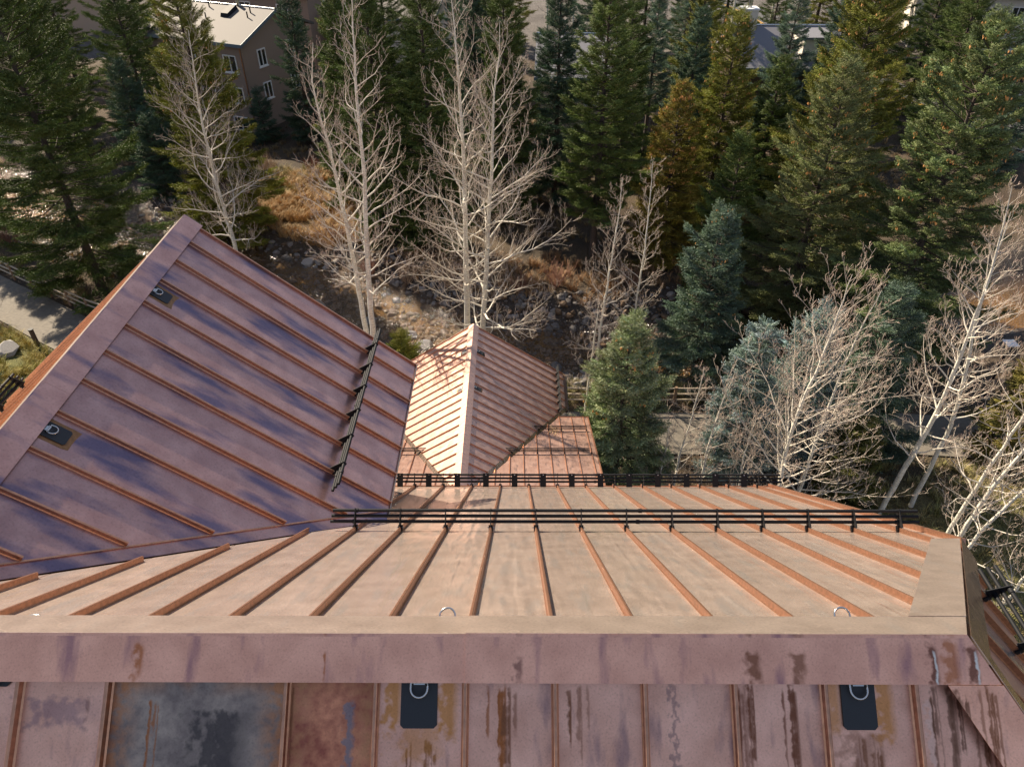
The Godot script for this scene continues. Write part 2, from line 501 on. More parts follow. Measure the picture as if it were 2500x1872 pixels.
func lodge() -> void:
	var L := thing("lodge_building", "large lodge with brown copper standing seam roofs and gables", "building", Vector3.ZERO)
	var c := cos(PITCH)
	var s := sin(PITCH)
	var back := Slope.new(Vector3.ZERO, Vector3.RIGHT, Vector3(0, -s, -c))
	var front := Slope.new(Vector3.ZERO, Vector3.RIGHT, Vector3(0, -s, c))
	var wr := Slope.new(Vector3(-3.86, -0.515, 0), Vector3.BACK, Vector3(c, -s, 0))
	var wl := Slope.new(Vector3(-3.86, -0.515, 0), Vector3.BACK, Vector3(-c, -s, 0))
	var hip := Slope.new(Vector3(2.57, 0, 0), Vector3.BACK, Vector3(cos(HIP), -sin(HIP), 0))
	var tr := Slope.new(Vector3(-1.435, -12.293, 0), Vector3.BACK, Vector3(cos(TPITCH), -sin(TPITCH), 0))
	var tl := Slope.new(Vector3(-1.435, -12.293, 0), Vector3.BACK, Vector3(-cos(TPITCH), -sin(TPITCH), 0))
	var lp := atan(0.34)
	var low := Slope.new(Vector3(0, -13.4, -15.8), Vector3.RIGHT, Vector3(0, -sin(lp), -cos(lp)))
	var flat := [0.0, 1.0, 0.0, 1.0]

	# --- body: walls under the roofs
	var wall := MB.new()
	var g := func(wm: MB, x0: float, x1: float, pts: Array) -> void:
		var a := []
		var b := []
		for q in pts:
			a.append(Vector3(x0, q[1], q[0])); b.append(Vector3(x1, q[1], q[0]))
		wm.hull(a, b)
	g.call(wall, -16.0, 2.3, [[-5.6, -20.6], [-5.6, -5.05], [0, -0.35], [5.6, -5.05], [5.6, -20.6]])
	g.call(wall, 2.302, 3.95, [[-5.597, -20.6], [-5.597, -5.05], [-2.2, -2.25], [2.2, -2.25], [5.597, -5.05], [5.597, -20.6]])
	put(L, "wall", wall.mesh(), M.stucco)
	wall = MB.new()
	var gz := func(wm: MB, z0: float, z1: float, pts: Array) -> void:
		var a := []
		var b := []
		for q in pts:
			a.append(Vector3(q[0], q[1], z0)); b.append(Vector3(q[0], q[1], z1))
		wm.hull(a, b)
	gz.call(wall, -5.75, -5.603, [[-6.1, -20.6], [-6.1, -2.75], [-3.86, -0.87], [-1.7, -2.7], [-1.7, -20.6]])
	gz.call(wall, -21.5, -6.0, [[-4.55, -20.6], [-4.55, -14.72], [-1.435, -12.66], [1.68, -14.72], [1.68, -20.6]])
	put(L, "wall", wall.mesh(), M.stucco)
	wall = MB.new()
	g.call(wall, -9.0, -4.56, [[-18.55, -20.6], [-18.55, -14.6], [-5.8, -10.2], [-5.8, -20.6]])
	g.call(wall, 1.69, 2.4, [[-18.55, -20.6], [-18.55, -14.6], [-14.5, -13.3], [-14.5, -20.6]])
	put(L, "wall", wall.mesh(), M.stucco)

	# --- main roof, far slope
	var valley := [-1.0, c, 4.46]                 # left of the valley lies the wing
	var hipcut := [1.0, -0.77 * c, 2.565]
	var rake := [1.0, 0.0, 4.36]
	var deck := put(L, "back_slope", slab(back, clip(clip(rect(-1.75, 4.34, 0.02, 8.08), 1, -0.77 * c, 2.55), 1, 0, 4.34), -0.2, -0.06, flat), M.under_copper)
	var us := steps(-4, 9)
	us.append(4.36)
	us.push_front(-1.84)
	cover(deck, back, us, 0.2, 8.1, [hipcut, rake], [[1.0, -0.619, 2.25], rake], ["back_copper_0", "back_copper_1", "back_copper_2"], flat, [0, 15])
	us = [-3.52] + steps(-7, -5) + [-1.832]
	cover(deck, back, us, 0.2, 8.1, [valley], [[-1.0, c, 4.34]], ["back_copper_0", "back_copper_1", "back_copper_2"], flat, [0, 4])
	put(deck, "rake_trim", slab(back, rect(4.345, 4.375, 2.95, 8.1), -0.22, 0.006, flat), M.seam_copper)
	put(deck, "eave_trim", slab(back, rect(-1.75, 4.36, 8.085, 8.11), -0.22, -0.028, flat), M.seam_copper)

	# --- near slope
	deck = put(L, "front_slope", slab(front, clip(rect(-9.0, 4.6, 0.02, 7.9), 1, -0.77 * c, 2.55), -0.2, -0.06, flat), M.under_copper)
	us = steps(-9, 11)
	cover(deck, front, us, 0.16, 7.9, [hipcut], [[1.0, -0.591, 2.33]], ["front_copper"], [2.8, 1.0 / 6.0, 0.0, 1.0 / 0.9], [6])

	# --- hip end
	deck = put(L, "hip_slope", slab(hip, clip(clip(rect(-4, 4, 0.05, 2.62), 1, -0.883, -0.03), -1, -0.883, -0.03), -0.12, -0.06, flat), M.under_copper)
	cover(deck, hip, steps(-5, 5, 0.03), 0.1, 2.66, [[1, -0.883, 0.0], [-1, -0.883, 0.0]], [[1, -0.883, -0.22], [-1, -0.883, -0.22]], ["back_copper_0", "turret_copper_1"], flat)

	# --- caps of the main ridge and the hips, lapped at a joint
	var cb := rect(-9.0, 0.012, -0.0148, 0.3075)
	var capd := put(L, "ridge_cap", slab(back, cb, 0.014, 0.018, [2.8, 1.0 / 6.0, 0.0, 1.0 / 0.375]), M.cap_back_copper)
	put(capd, "cap_sheet", slab(back, clip(rect(-0.001, 4.0, -0.0168, 0.3075), 1, -0.591, 2.57), 0.0185, 0.0222, [2.8, 1.0 / 6.0, 0.0, 1.0 / 0.375]), M.cap_back_copper)
	put(capd, "cap_sheet", slab(front, rect(-9.0, 0.012, -0.0148, 0.222), 0.014, 0.018, [2.8, 1.0 / 6.0, 0.0, 4.0]), M.cap_front_copper)
	put(capd, "cap_sheet", slab(front, clip(rect(-0.001, 4.0, -0.0168, 0.222), 1, -0.591, 2.57), 0.0185, 0.0222, [2.8, 1.0 / 6.0, 0.0, 4.0]), M.cap_front_copper)
	put(capd, "cap_hem", slab(front, rect(-9.0, 2.4, 0.2185, 0.2225), -0.005, 0.0135, flat), M.cap_dark_copper)
	put(capd, "cap_hem", slab(back, rect(-9.0, 2.4, 0.303, 0.3075), -0.005, 0.0135, flat), M.seam_copper)
	put(capd, "closure_strip", slab(front, rect(-9.0, 2.5, 0.19, 0.195), -0.045, 0.013, flat), M.under_copper)
	put(capd, "closure_strip", slab(back, rect(-9.0, 2.5, 0.275, 0.28), -0.045, 0.013, flat), M.under_copper)
	var hc := [[2.57, 0.0], [2.3, 0.305], [3.88, 2.86], [4.262, 2.86]]
	put(capd, "hip_cap_sheet", slab(back, [Vector2(2.438, 0.312), Vector2(3.99, 2.83), Vector2(4.255, 2.84), Vector2(2.757, 0.312)], 0.0215, 0.026, [2.8, 1.0 / 6.0, 0.0, 1.0 / 0.375]), M.cap_back_copper)
	put(capd, "hip_cap_sheet", slab(front, [Vector2(2.43, 0.225), Vector2(5.2, 4.9), Vector2(5.47, 4.9), Vector2(2.708, 0.225)], 0.0215, 0.026, [2.8, 1.0 / 6.0, 0.0, 1.0 / 0.9]), M.front_copper)
	put(capd, "hip_cap_sheet", slab(hip, [Vector2(0, 0), Vector2(0, 0.25), Vector2(-2.02, 2.6), Vector2(-2.26, 2.55)], 0.018, 0.023, flat), M.cap_dark_copper)
	put(capd, "hip_cap_sheet", slab(hip, [Vector2(0, 0), Vector2(0, 0.25), Vector2(2.02, 2.6), Vector2(2.26, 2.55)], 0.018, 0.023, flat), M.cap_dark_copper)

	# --- the gable wing on the left
	var wuv := [6.3, 1.0 / 6.3, 0.0, 1.0 / 4.5]
	var wval := [1.0, c, -0.618 - 0.15]           # z + x-distance <= valley, on the wing's own slope
	deck = put(L, "wing_slope", slab(wr, clip(rect(-6.18, 0, 0.02, 4.33 - 0.8), 1, c, -0.64), -0.18, -0.06, flat), M.under_copper)
	var wz := [-6.21] + steps(-5, 7, -3.549)
	cover(deck, wr, wz, 0.19, 3.525, [[1.0, c, -0.75]], [[1.0, c, -0.76]], ["wing_copper"], wuv, [0])
	put(deck, "valley_flashing", slab(wr, clip(clip(rect(-4.2, 0.0, 0.0, 3.53), 1, c, -0.60), -1, -c, 0.755), -0.058, -0.052, wuv), M.wing_copper)
	put(deck, "valley_edge", slab(wr, clip(clip(rect(-4.2, 0.0, 0.2, 3.52), 1, c, -0.735), -1, -c, 0.752), -0.058, -0.036, wuv), M.seam_copper)
	put(deck, "rake_trim", slab(wr, rect(-6.225, -6.205, 0.0, 3.53), -0.2, -0.02, flat), M.seam_copper)
	put(deck, "eave_trim", slab(wr, clip(rect(-6.21, 0, 3.525, 3.54), 1, c, -0.65), -0.2, -0.025, flat), M.cap_dark_copper)
	deck = put(L, "wing_slope", slab(wl, rect(-6.18, -0.7, 0.02, 3.5), -0.18, -0.06, flat), M.under_copper)
	cover(deck, wl, wz, 0.19, 3.525, [[1.0, c, -0.75]], [[1.0, c, -0.76]], ["turret_copper_0", "turret_copper_1"], flat, [0])
	var wcap := put(L, "ridge_cap", slab(wr, rect(-6.23, -2.832, -0.0082, 0.235), 0.006, 0.01, wuv), M.wing_copper)
	put(wcap, "cap_sheet", slab(wr, rect(-2.828, -0.55, -0.0095, 0.235), 0.008, 0.0125, wuv), M.wing_copper)
	put(wcap, "cap_sheet", slab(wl, rect(-6.23, -0.55, -0.0082, 0.235), 0.006, 0.01, flat), M.cap_back_copper)
	put(wcap, "closure_strip", slab(wr, rect(-6.2, -0.7, 0.2, 0.206), -0.045, 0.005, flat), M.under_copper)
	put(wcap, "cap_end", slab(wr, rect(-6.245, -6.232, 0.0, 0.235), -0.06, 0.009, flat), M.cap_dark_copper)

	# --- the lower gable beyond, and the low roof that it stands in
	var tv := [1.0, 1.629, -12.544]
	for side in 2:
		var f: Slope = tr if side == 0 else tl
		deck = put(L, "lower_gable_slope", slab(f, clip(rect(-21.95, -12.4, 0.02, 4.34), 1, 1.629, -12.6), -0.16, -0.06, flat), M.under_copper)
		var tz := [-22.0] + steps(0, 20, -21.618)
		cover(deck, f, tz, 0.19, 4.36, [tv], [[1.0, 1.629, -12.72]], ["turret_copper_0", "turret_copper_1", "turret_copper_2"], flat, [0])
		put(deck, "valley_flashing", slab(f, clip(clip(rect(-20.6, -12.0, 0.2, 4.4), 1, 1.629, -12.5), -1, -1.629, 12.78), -0.045, -0.038, flat), M.cap_dark_copper)
		put(deck, "rake_trim", slab(f, rect(-22.02, -22.0, 0.0, 4.36), -0.2, 0.0, flat), M.seam_copper)
		put(deck, "gutter", slab(f, rect(-22.0, -19.75, 4.365, 4.5), -0.2, -0.06, flat), M.under_copper)
		put(deck, "gutter_lip", slab(f, rect(-22.0, -19.75, 4.5, 4.515), -0.2, -0.02, flat), M.black_metal)
		put(deck, "cap_sheet", slab(f, rect(-22.05, -12.6, -0.0072, 0.235), 0.006, 0.011, [0.0, 1.0 / S, 0.0, 1.0 / 2.4]), M.turret_copper_1)
		put(deck, "closure_strip", slab(f, rect(-21.98, -12.6, 0.2, 0.206), -0.045, 0.005, flat), M.under_copper)
	deck = put(L, "low_slope", slab(low, rect(-9.0, 2.92, -10.0, 3.35), -0.2, -0.06, flat), M.under_copper)
	cover(deck, low, steps(-20, 6, 0.499 - S) + [2.95], -10.0, 3.38, [], [[1, 0, 2.93]], ["turret_copper_0", "turret_copper_1", "turret_copper_2"], flat)
	put(deck, "eave_trim", slab(low, rect(-9.0, 2.95, 3.385, 3.41), -0.2, -0.02, flat), M.seam_copper)
	put(deck, "rake_trim", slab(low, rect(2.955, 2.98, -3.0, 3.4), -0.25, 0.0, flat), M.seam_copper)

	# --- snow rails
	var zs := []
	for k in range(-5, 1): zs.append(-3.549 + k * S)
	var xs := []
	for k in range(-3, 10): xs.append(k * S)
	snow_rail("black three pipe snow rail nearest the main ridge", back, 3.62, -1.60, 4.30, xs, [], 0)
	xs = []
	var plates := []
	for k in range(-3, 10):
		xs.append(k * S); plates.append((k - 0.5) * S)
	snow_rail("black snow rail with hanging plates along the main eave", back, 7.90, -1.72, 4.47, xs, plates, 1)
	snow_rail("black snow rail running down the purple gable near its eave", wr, 2.79, -6.2, -3.24, zs, [], 0)
	zs = []
	for k in range(-3, 4): zs.append(-3.549 + k * S)
	snow_rail("black snow rail on the far side of the purple gable", wl, 2.6, -5.0, -1.5, zs, [], 0)
	zs = []
	for k in range(-1, 6): zs.append(-21.618 + k * S)
	zs[0] = -21.95
	snow_rail("small black snow rail above the lower gable's gutter", tr, 3.98, -22.1, -19.2, zs.slice(1), [], 0)
	xs = []
	for k in range(-8, 6): xs.append(0.499 + k * S)
	snow_rail("black snow rail across the low roof under the lower gable's valley", low, 0.0, -3.9, 2.7, xs, [], 0)
	xs = []
	for k in range(1, 6): xs.append(0.499 + k * S)
	snow_rail("short black snow rail at the low roof's far eave", low, 2.0, 0.9, 2.75, xs, [], 0)
	zs = []
	for k in range(-3, 4): zs.append(0.03 + k * S)
	snow_rail("black snow rail with bare pipe ends on the hip at the right edge", hip, 2.02, -1.55, 1.9, zs, [], 0)

	# --- roof anchors with their D rings
	anchor("black roof anchor with D ring on the front slope below mid ridge", front, -0.236, 0.2, 0.447, 0.186, 0.235, false)
	anchor("black roof anchor with D ring on the front slope near the hip", front, 2.0, 0.2, 0.447, 0.172, 0.235, false)
	anchor("black roof anchor mostly under the ridge cap at the left frame edge", front, -2.44, 0.2, 0.255, 0.19, 0.21, false)
	anchor("roof anchor whose ring arches over the middle of the ridge cap", back, -0.13, 0.25, 0.42, 0.18, 0.37, true)
	anchor("roof anchor with upright ring on the back slope near the hip", back, 2.11, 0.25, 0.46, 0.2, 0.40, true)
	anchor("roof anchor barely showing above the ridge cap at far left", back, -2.5, 0.25, 0.41, 0.2, 0.36, false)
	anchor("black roof anchor at the upper end of the purple gable", wr, -4.715, 0.17, 0.435, 0.17, 0.27, false)
	anchor("black roof anchor at the near end of the purple gable", wr, -2.428, 0.17, 0.435, 0.163, 0.27, false)
	anchor("roof anchor at the far end of the lower gable's shaded side", tr, -20.45, 0.2, 0.55, 0.17, 0.3, false)
	anchor("roof anchor midway along the lower gable's shaded side", tr, -18.22, 0.2, 0.55, 0.17, 0.3, false)
	anchor("roof anchor at the far end of the lower gable's sunlit side", tl, -20.43, 0.2, 0.48, 0.17, 0.3, false)
	anchor("roof anchor midway along the lower gable's sunlit side", tl, -18.11, 0.2, 0.48, 0.17, 0.3, false)

	# --- leaves that gathered where the lower gable meets the low roof
	var lm := MB.new()
	for k in 80:
		var u := rng.randfn(1.62, 0.13)
		var d := rng.randfn(1.95, 0.22)
		var p := low.p(u, d, rng.randf_range(-0.04, 0.0))
		var r := rng.randf_range(0.02, 0.045)
		var e := Vector3(rng.randf_range(-1, 1), rng.randf_range(-0.4, 0.4), rng.randf_range(-1, 1)).normalized() * r
		var q := e.cross(low.n + Vector3(rng.randf_range(-0.5, 0.5), 0, 0)).normalized() * r * 0.7
		lm.col = Color(0.24, 0.13, 0.06).lerp(Color(0.38, 0.28, 0.16), rng.randf())
		lm.face([p - e, p + q, p + e, p - q], low.n)
	var lv := put(self, "dry_leaves", lm.mesh(), M.grass_blade)
	lv.set_meta("kind", "stuff")
	tag(lv, "small drift of dry leaves at the foot of the lower gable", "leaves")


func snow_rail(label: String, f0: Slope, d: float, u0: float, u1: float, clamps: Array, plates: Array, kind: int) -> void:
	var base := f0.p((u0 + u1) / 2, d)
	var o := thing("snow_rail", label, "snow rail", base, "black pipe snow rails on the copper roofs")
	var f := Slope.new(f0.o - base, f0.u, f0.w)
	f.n = f0.n
	var hs := [0.052, 0.108, 0.163]
	for k in 3:
		var b := MB.new()
		var e := (2 - k) * 0.012
		b.rod(f.p(u0 - e, d, hs[k]), f.p(u1 + e * 0.7, d, hs[k]), 0.0165, 10)
		put(o, "pipe", b.mesh(), M.black_metal)
	for u in clamps:
		var b := MB.new()
		var x := Transform3D(Basis(f.u, f.n, f.w), f.p(u, d))
		b.box(Vector3(-0.021, -0.04, -0.022), Vector3(0.021, 0.016, 0.022), x)
		var pr := [Vector2(-0.085, 0.008), Vector2(0.03, 0.008), Vector2(0.026, 0.182), Vector2(-0.02, 0.188)]
		var a := []
		var q := []
		for w in pr:
			a.append(x * Vector3(-0.0035, w.y, w.x)); q.append(x * Vector3(0.0035, w.y, w.x))
		b.hull(a, q)
		var cl := put(o, "clamp", b.mesh(), M.black_metal)
		b = MB.new()
		b.rod(x * Vector3(-0.034, -0.008, 0), x * Vector3(0.034, -0.008, 0), 0.006, 6)
		put(cl, "bolt", b.mesh(), M.steel)
	for u in plates:
		if u < u0 + 0.05: continue
		var b := MB.new()
		var x := Transform3D(Basis(f.u, f.n, f.w), f.p(u, d - 0.021))
		b.box(Vector3(-0.046, -0.03, -0.003), Vector3(0.046, 0.186, 0.003), x)
		var pl := put(o, "plate", b.mesh(), M.black_metal)
		b = MB.new()
		b.rod(x * Vector3(0, 0.163, -0.009), x * Vector3(0, 0.163, 0.0), 0.009, 8)
		put(pl, "bolt", b.mesh(), M.steel)
	for e in [u0 + 0.2, lerpf(u0, u1, 0.52), u1 - 0.22]:
		for k in [0, 2]:
			var b := MB.new()
			b.rod(f.p(e + k * 0.012, d, hs[k]), f.p(e + 0.034 + k * 0.012, d, hs[k]), 0.022, 10)
			put(o, "collar", b.mesh(), M.black_metal)


func anchor(label: String, f0: Slope, u: float, d0: float, d1: float, wide: float, dr: float, upright: bool) -> void:
	var base := f0.p(u, d1, -0.045)
	var o := thing("roof_anchor", label, "roof anchor", base, "roof anchors beside the ridges")
	var f := Slope.new(f0.o - base, f0.u, f0.w)
	f.n = f0.n
	var w := wide / 2
	var k := 0.016
	put(o, "pad", slab(f, [Vector2(u - w, d0), Vector2(u + w, d0), Vector2(u + w, d1 - k), Vector2(u + w - k, d1), Vector2(u - w + k, d1), Vector2(u - w, d1 - k)], -0.0435, -0.035, [0, 1, 0, 1]), M.rubber_pad)
	var blob := []
	var r := RandomNumberGenerator.new()
	r.seed = int(u * 1000) + 77
	var mid := (d0 + d1) / 2 + 0.02
	for i in 14:
		var a := TAU * i / 14.0
		var e := 1.0 + r.randf_range(-0.05, 0.09)
		blob.append(Vector2(u + clampf(cos(a) * 1.5, -1, 1) * (w + 0.035) * e, mid + clampf(sin(a) * 1.5, -1, 1) * ((d1 - d0) / 2 + 0.03) * e))
	if f0.n.z < 0.3 or upright:
		put(o, "sealant", slab(f, blob, -0.0452, -0.0442, [0, 1, 0, 1]), M.ochre_sealant)
	# strap and ring
	var x := Transform3D(Basis(f.u, f.n, f.w), f.p(u, dr, -0.035))
	var b := MB.new()
	b.box(Vector3(-0.026, 0.0, -0.075), Vector3(0.026, 0.005, -0.004), x)
	b.box(Vector3(-0.028, 0.004, -0.02), Vector3(0.028, 0.014, 0.002), x)
	put(o, "strap", b.mesh(), M.steel)
	var path := PackedVector3Array()
	var R := 0.043
	path.append(Vector3(-R, 0, 0))
	path.append(Vector3(-R, 0, 0.024))
	for i in 13:
		var a := PI - PI * i / 12.0
		path.append(Vector3(cos(a) * R, 0, 0.028 + sin(a) * R))
	path.append(Vector3(R, 0, 0.024)); path.append(Vector3(R, 0, 0)); path.append(Vector3(-R, 0, 0.0))
	var tilt := Basis(Vector3.RIGHT, -1.25 if upright else -0.16)
	for i in path.size():
		path[i] = x * (tilt * path[i] + Vector3(0, 0.011, -0.008))
	var rad := PackedFloat32Array()
	rad.resize(path.size()); rad.fill(0.0058)
	b = MB.new()
	b.tube(path, rad, 8)
	put(o, "ring", b.mesh(), M.steel)


# ------------------------------------------------------------------ ground and water
var creek := PackedVector2Array([Vector2(-160, -120), Vector2(-90, -84), Vector2(-62, -70), Vector2(-46, -57), Vector2(-32, -50), Vector2(-22, -44.5), Vector2(-13, -40), Vector2(-6, -35.2), Vector2(0, -33.2), Vector2(7, -32.8), Vector2(15, -33.5), Vector2(25, -36), Vector2(45, -42), Vector2(120, -40)])
var path_line := PackedVector2Array([Vector2(-70, -62), Vector2(-46, -47), Vector2(-36, -39.6), Vector2(-29.4, -35.4), Vector2(-24, -32), Vector2(-17, -28.2), Vector2(-8, -25.2), Vector2(4, -24.3), Vector2(14, -24.3), Vector2(23, -23.9), Vector2(40, -20), Vector2(70, -8)])
var road_line := PackedVector2Array([Vector2(120, 40), Vector2(82, -16), Vector2(60, -48.5), Vector2(46.7, -68.2), Vector2(39, -84), Vector2(36.6, -100), Vector2(36, -118), Vector2(30, -140), Vector2(10, -170), Vector2(-60, -220)])
var gn := noise(201, 0.09, 4)
var gn2 := noise(202, 0.35, 4)

func to_line(p: Vector2, line: PackedVector2Array) -> float:
	var best := 1e9
	for i in line.size() - 1:
		best = minf(best, Geometry2D.get_closest_point_to_segment(p, line[i], line[i + 1]).distance_squared_to(p))
	return sqrt(best)

func creek_width(x: float) -> float:
	return lerpf(3.4, 5.2, smoothstep(-12.0, -40.0, x))

func height(x: float, z: float) -> float:
	var p := Vector2(x, z)
	var y := -20.0
	var rough := 1.0
	if z > -70.0 and absf(x) < 75.0:
		var dp := to_line(p, path_line)
		rough = smoothstep(1.6, 5.0, dp)
		var dc := to_line(p, creek)
		var w := creek_width(x)
		y -= 1.5 * (1.0 - smoothstep(w * 0.45, w + 1.6, dc))
	if x > 20.0:
		rough *= smoothstep(5.0, 11.0, to_line(p, road_line))
	y += gn.get_noise_2d(x, z) * 0.55 * rough + gn2.get_noise_2d(x, z) * 0.12 * rough
	return y

func ground_color(x: float, z: float) -> Color:
	var a := gn.get_noise_2d(x * 1.7 + 50.0, z * 1.7) * 0.5 + 0.5
	var b := gn2.get_noise_2d(x + 9.0, z * 1.3) * 0.5 + 0.5
	var c := Color(0.075, 0.052, 0.032).lerp(Color(0.17, 0.115, 0.06), clampf(a * 1.6 - 0.3, 0, 1))
	var straw := Color(0.36, 0.215, 0.075).lerp(Color(0.48, 0.33, 0.15), b)
	var p := Vector2(x, z)
	var m := 1.0 - smoothstep(0.6, 1.15, Vector2((x + 16.0) / 6.5, (z + 49.0) / 7.5).length() + (b - 0.5) * 0.5)
	c = c.lerp(straw, m)
	var gold := 1.0 - smoothstep(0.6, 1.2, Vector2((x + 18.5) / 3.0, (z + 55.5) / 2.2).length() + (b - 0.5) * 0.4)
	c = c.lerp(Color(0.20, 0.21, 0.05), gold * 0.8)
	var lush := 1.0 - smoothstep(0.55, 1.2, Vector2((x + 29.0) / 7.0, (z + 28.0) / 5.0).length() + (b - 0.5) * 0.5)
	c = c.lerp(Color(0.24, 0.22, 0.045).lerp(Color(0.10, 0.13, 0.05), a), lush)
	var meadow := 1.0 - smoothstep(0.5, 1.2, Vector2((x - 22.0) / 12.0, (z + 13.0) / 9.0).length() + (b - 0.5) * 0.4)
	c = c.lerp(Color(0.33, 0.25, 0.10).lerp(Color(0.19, 0.20, 0.06), a * 1.2 - 0.1), meadow)
	if z < -95.0:
		c = c.lerp(Color(0.21, 0.19, 0.175), smoothstep(-85.0, -100.0, z) * 0.85)
	if z > -75.0:
		var dc := to_line(p, creek)
		var w := creek_width(x)
		var bar := 1.0 - smoothstep(w + 0.2, w + 2.6, dc + (b - 0.5) * 2.0)
		c = c.lerp(Color(0.13, 0.11, 0.095).lerp(Color(0.07, 0.055, 0.045), a), bar * 0.9)
		var bed := 1.0 - smoothstep(w * 0.5, w * 0.95, dc)
		c = c.lerp(Color(0.46, 0.22, 0.03).lerp(Color(0.07, 0.045, 0.02), clampf(a * 2.0 - 0.6, 0, 1)), bed)
	return c

func strip(line: PackedVector2Array, from: float, to: float, lift: float, step: float) -> ArrayMesh:      # a ribbon that follows the ground, from and to are metres to the right of the line
	var pts := PackedVector2Array()
	var cv := Curve2D.new()
	for i in line.size():
		var tang := (line[mini(i + 1, line.size() - 1)] - line[maxi(i - 1, 0)]) / 6.0
		cv.add_point(line[i], -tang, tang)
	var n := int(cv.get_baked_length() / step)
	for i in n + 1:
		pts.append(cv.sample_baked(i * step))
	var b := MB.new()
	var across := 4
	for i in pts.size():
		var d := (pts[mini(i + 1, pts.size() - 1)] - pts[maxi(i - 1, 0)]).normalized()
		var r := Vector2(-d.y, d.x)
		for k in across + 1:
			var q := pts[i] + r * lerpf(from, to, float(k) / across)
			b.v.append(Vector3(q.x, -20.0 + lift, q.y)); b.n.append(Vector3.UP); b.t.append(q); b.c.append(Color.WHITE)
			if i > 0 and k > 0:
				var e := b.v.size() - 1
				var w := across + 1
				for j in [e, e - 1, e - w - 1, e, e - w - 1, e - w]: b.ix.append(j)
	# wind clockwise from above
	var p0 := b.v[b.ix[0]]
	if (b.v[b.ix[1]] - p0).cross(b.v[b.ix[2]] - p0).y > 0.0:
		for i in range(0, b.ix.size(), 3):
			var sw := b.ix[i + 1]
			b.ix[i + 1] = b.ix[i + 2]; b.ix[i + 2] = sw
	return b.mesh()

func terrain() -> void:
	var xs := [-1500.0, -700.0, -350.0, -220.0, -150.0]
	var x := -110.0
	while x < 100.0:
		xs.append(x)
		x += 0.6 if x > -48.0 and x < 34.0 else 1.5
	xs.append_array([105.0, 120.0, 150.0, 220.0, 350.0, 700.0, 1500.0])
	var zs := [1500.0, 600.0, 250.0, 100.0, 50.0, 20.0, 5.0]
	var z := -4.0
	while z > -150.0:
		zs.append(z)
		z -= 0.6 if z > -62.0 else 1.5
	zs.append_array([-165.0, -190.0, -230.0, -350.0, -700.0, -1500.0])
	var b := MB.new()
	for zz in zs:
		for xx in xs:
			b.v.append(Vector3(xx, height(xx, zz), zz)); b.c.append(ground_color(xx, zz)); b.t.append(Vector2(xx, zz))
	b.n.resize(b.v.size())
	var w := xs.size()
	for j in zs.size():
		for i in w:
			var k := j * w + i
			var dx := b.v[j * w + mini(i + 1, w - 1)] - b.v[j * w + maxi(i - 1, 0)]
			var dz := b.v[mini(j + 1, zs.size() - 1) * w + i] - b.v[maxi(j - 1, 0) * w + i]
			b.n[k] = dx.cross(dz).normalized()
			if b.n[k].y < 0: b.n[k] = -b.n[k]
			if i > 0 and j > 0:
				for e in [k, k - w - 1, k - 1, k, k - w, k - w - 1]: b.ix.append(e)
	var p0 := b.v[b.ix[0]]
	if (b.v[b.ix[1]] - p0).cross(b.v[b.ix[2]] - p0).y > 0.0:
		for i in range(0, b.ix.size(), 3):
			var sw := b.ix[i + 1]
			b.ix[i + 1] = b.ix[i + 2]; b.ix[i + 2] = sw
	setting("ground", b.mesh(), M.soil)
	setting("creek_water", strip(creek, -7.0, 7.0, -0.98, 1.0), M.creek_water)
	setting("path", strip(path_line, -1.5, 1.5, 0.06, 0.8), M.concrete_path)
	setting("road", strip(road_line, -4.2, 4.2, 0.06, 1.5), M.asphalt)
	setting("road_line", strip(road_line, -0.22, -0.08, 0.07, 1.5), M.yellow_paint)
	setting("road_line", strip(road_line, 0.08, 0.22, 0.07, 1.5), M.yellow_paint)


func multi(parent: Node, called: String, mesh: Mesh, m: Material, where: Array, cols: PackedColorArray) -> MultiMeshInstance3D:
	var mm := MultiMesh.new()
	mm.transform_format = MultiMesh.TRANSFORM_3D
	mm.use_colors = true
	mm.mesh = mesh
	mm.instance_count = where.size()
	var buf := PackedFloat32Array()
	buf.resize(where.size() * 16)
	for i in where.size():
		var x: Transform3D = where[i]
		var b := x.basis
		var c := cols[i]
		var k := i * 16
		buf[k] = b.x.x; buf[k + 1] = b.y.x; buf[k + 2] = b.z.x; buf[k + 3] = x.origin.x
		buf[k + 4] = b.x.y; buf[k + 5] = b.y.y; buf[k + 6] = b.z.y; buf[k + 7] = x.origin.y
		buf[k + 8] = b.x.z; buf[k + 9] = b.y.z; buf[k + 10] = b.z.z; buf[k + 11] = x.origin.z
		buf[k + 12] = c.r; buf[k + 13] = c.g; buf[k + 14] = c.b; buf[k + 15] = 1.0
	mm.buffer = buf
	var o := MultiMeshInstance3D.new()
	o.name = numbered(parent, called)
	o.multimesh = mm
	if mesh.surface_get_material(0) == null:
		mesh.surface_set_material(0, m)
	parent.add_child(o, true)
	return o


# ------------------------------------------------------------------ spruces
var sprays := []
var cone_mesh: ArrayMesh

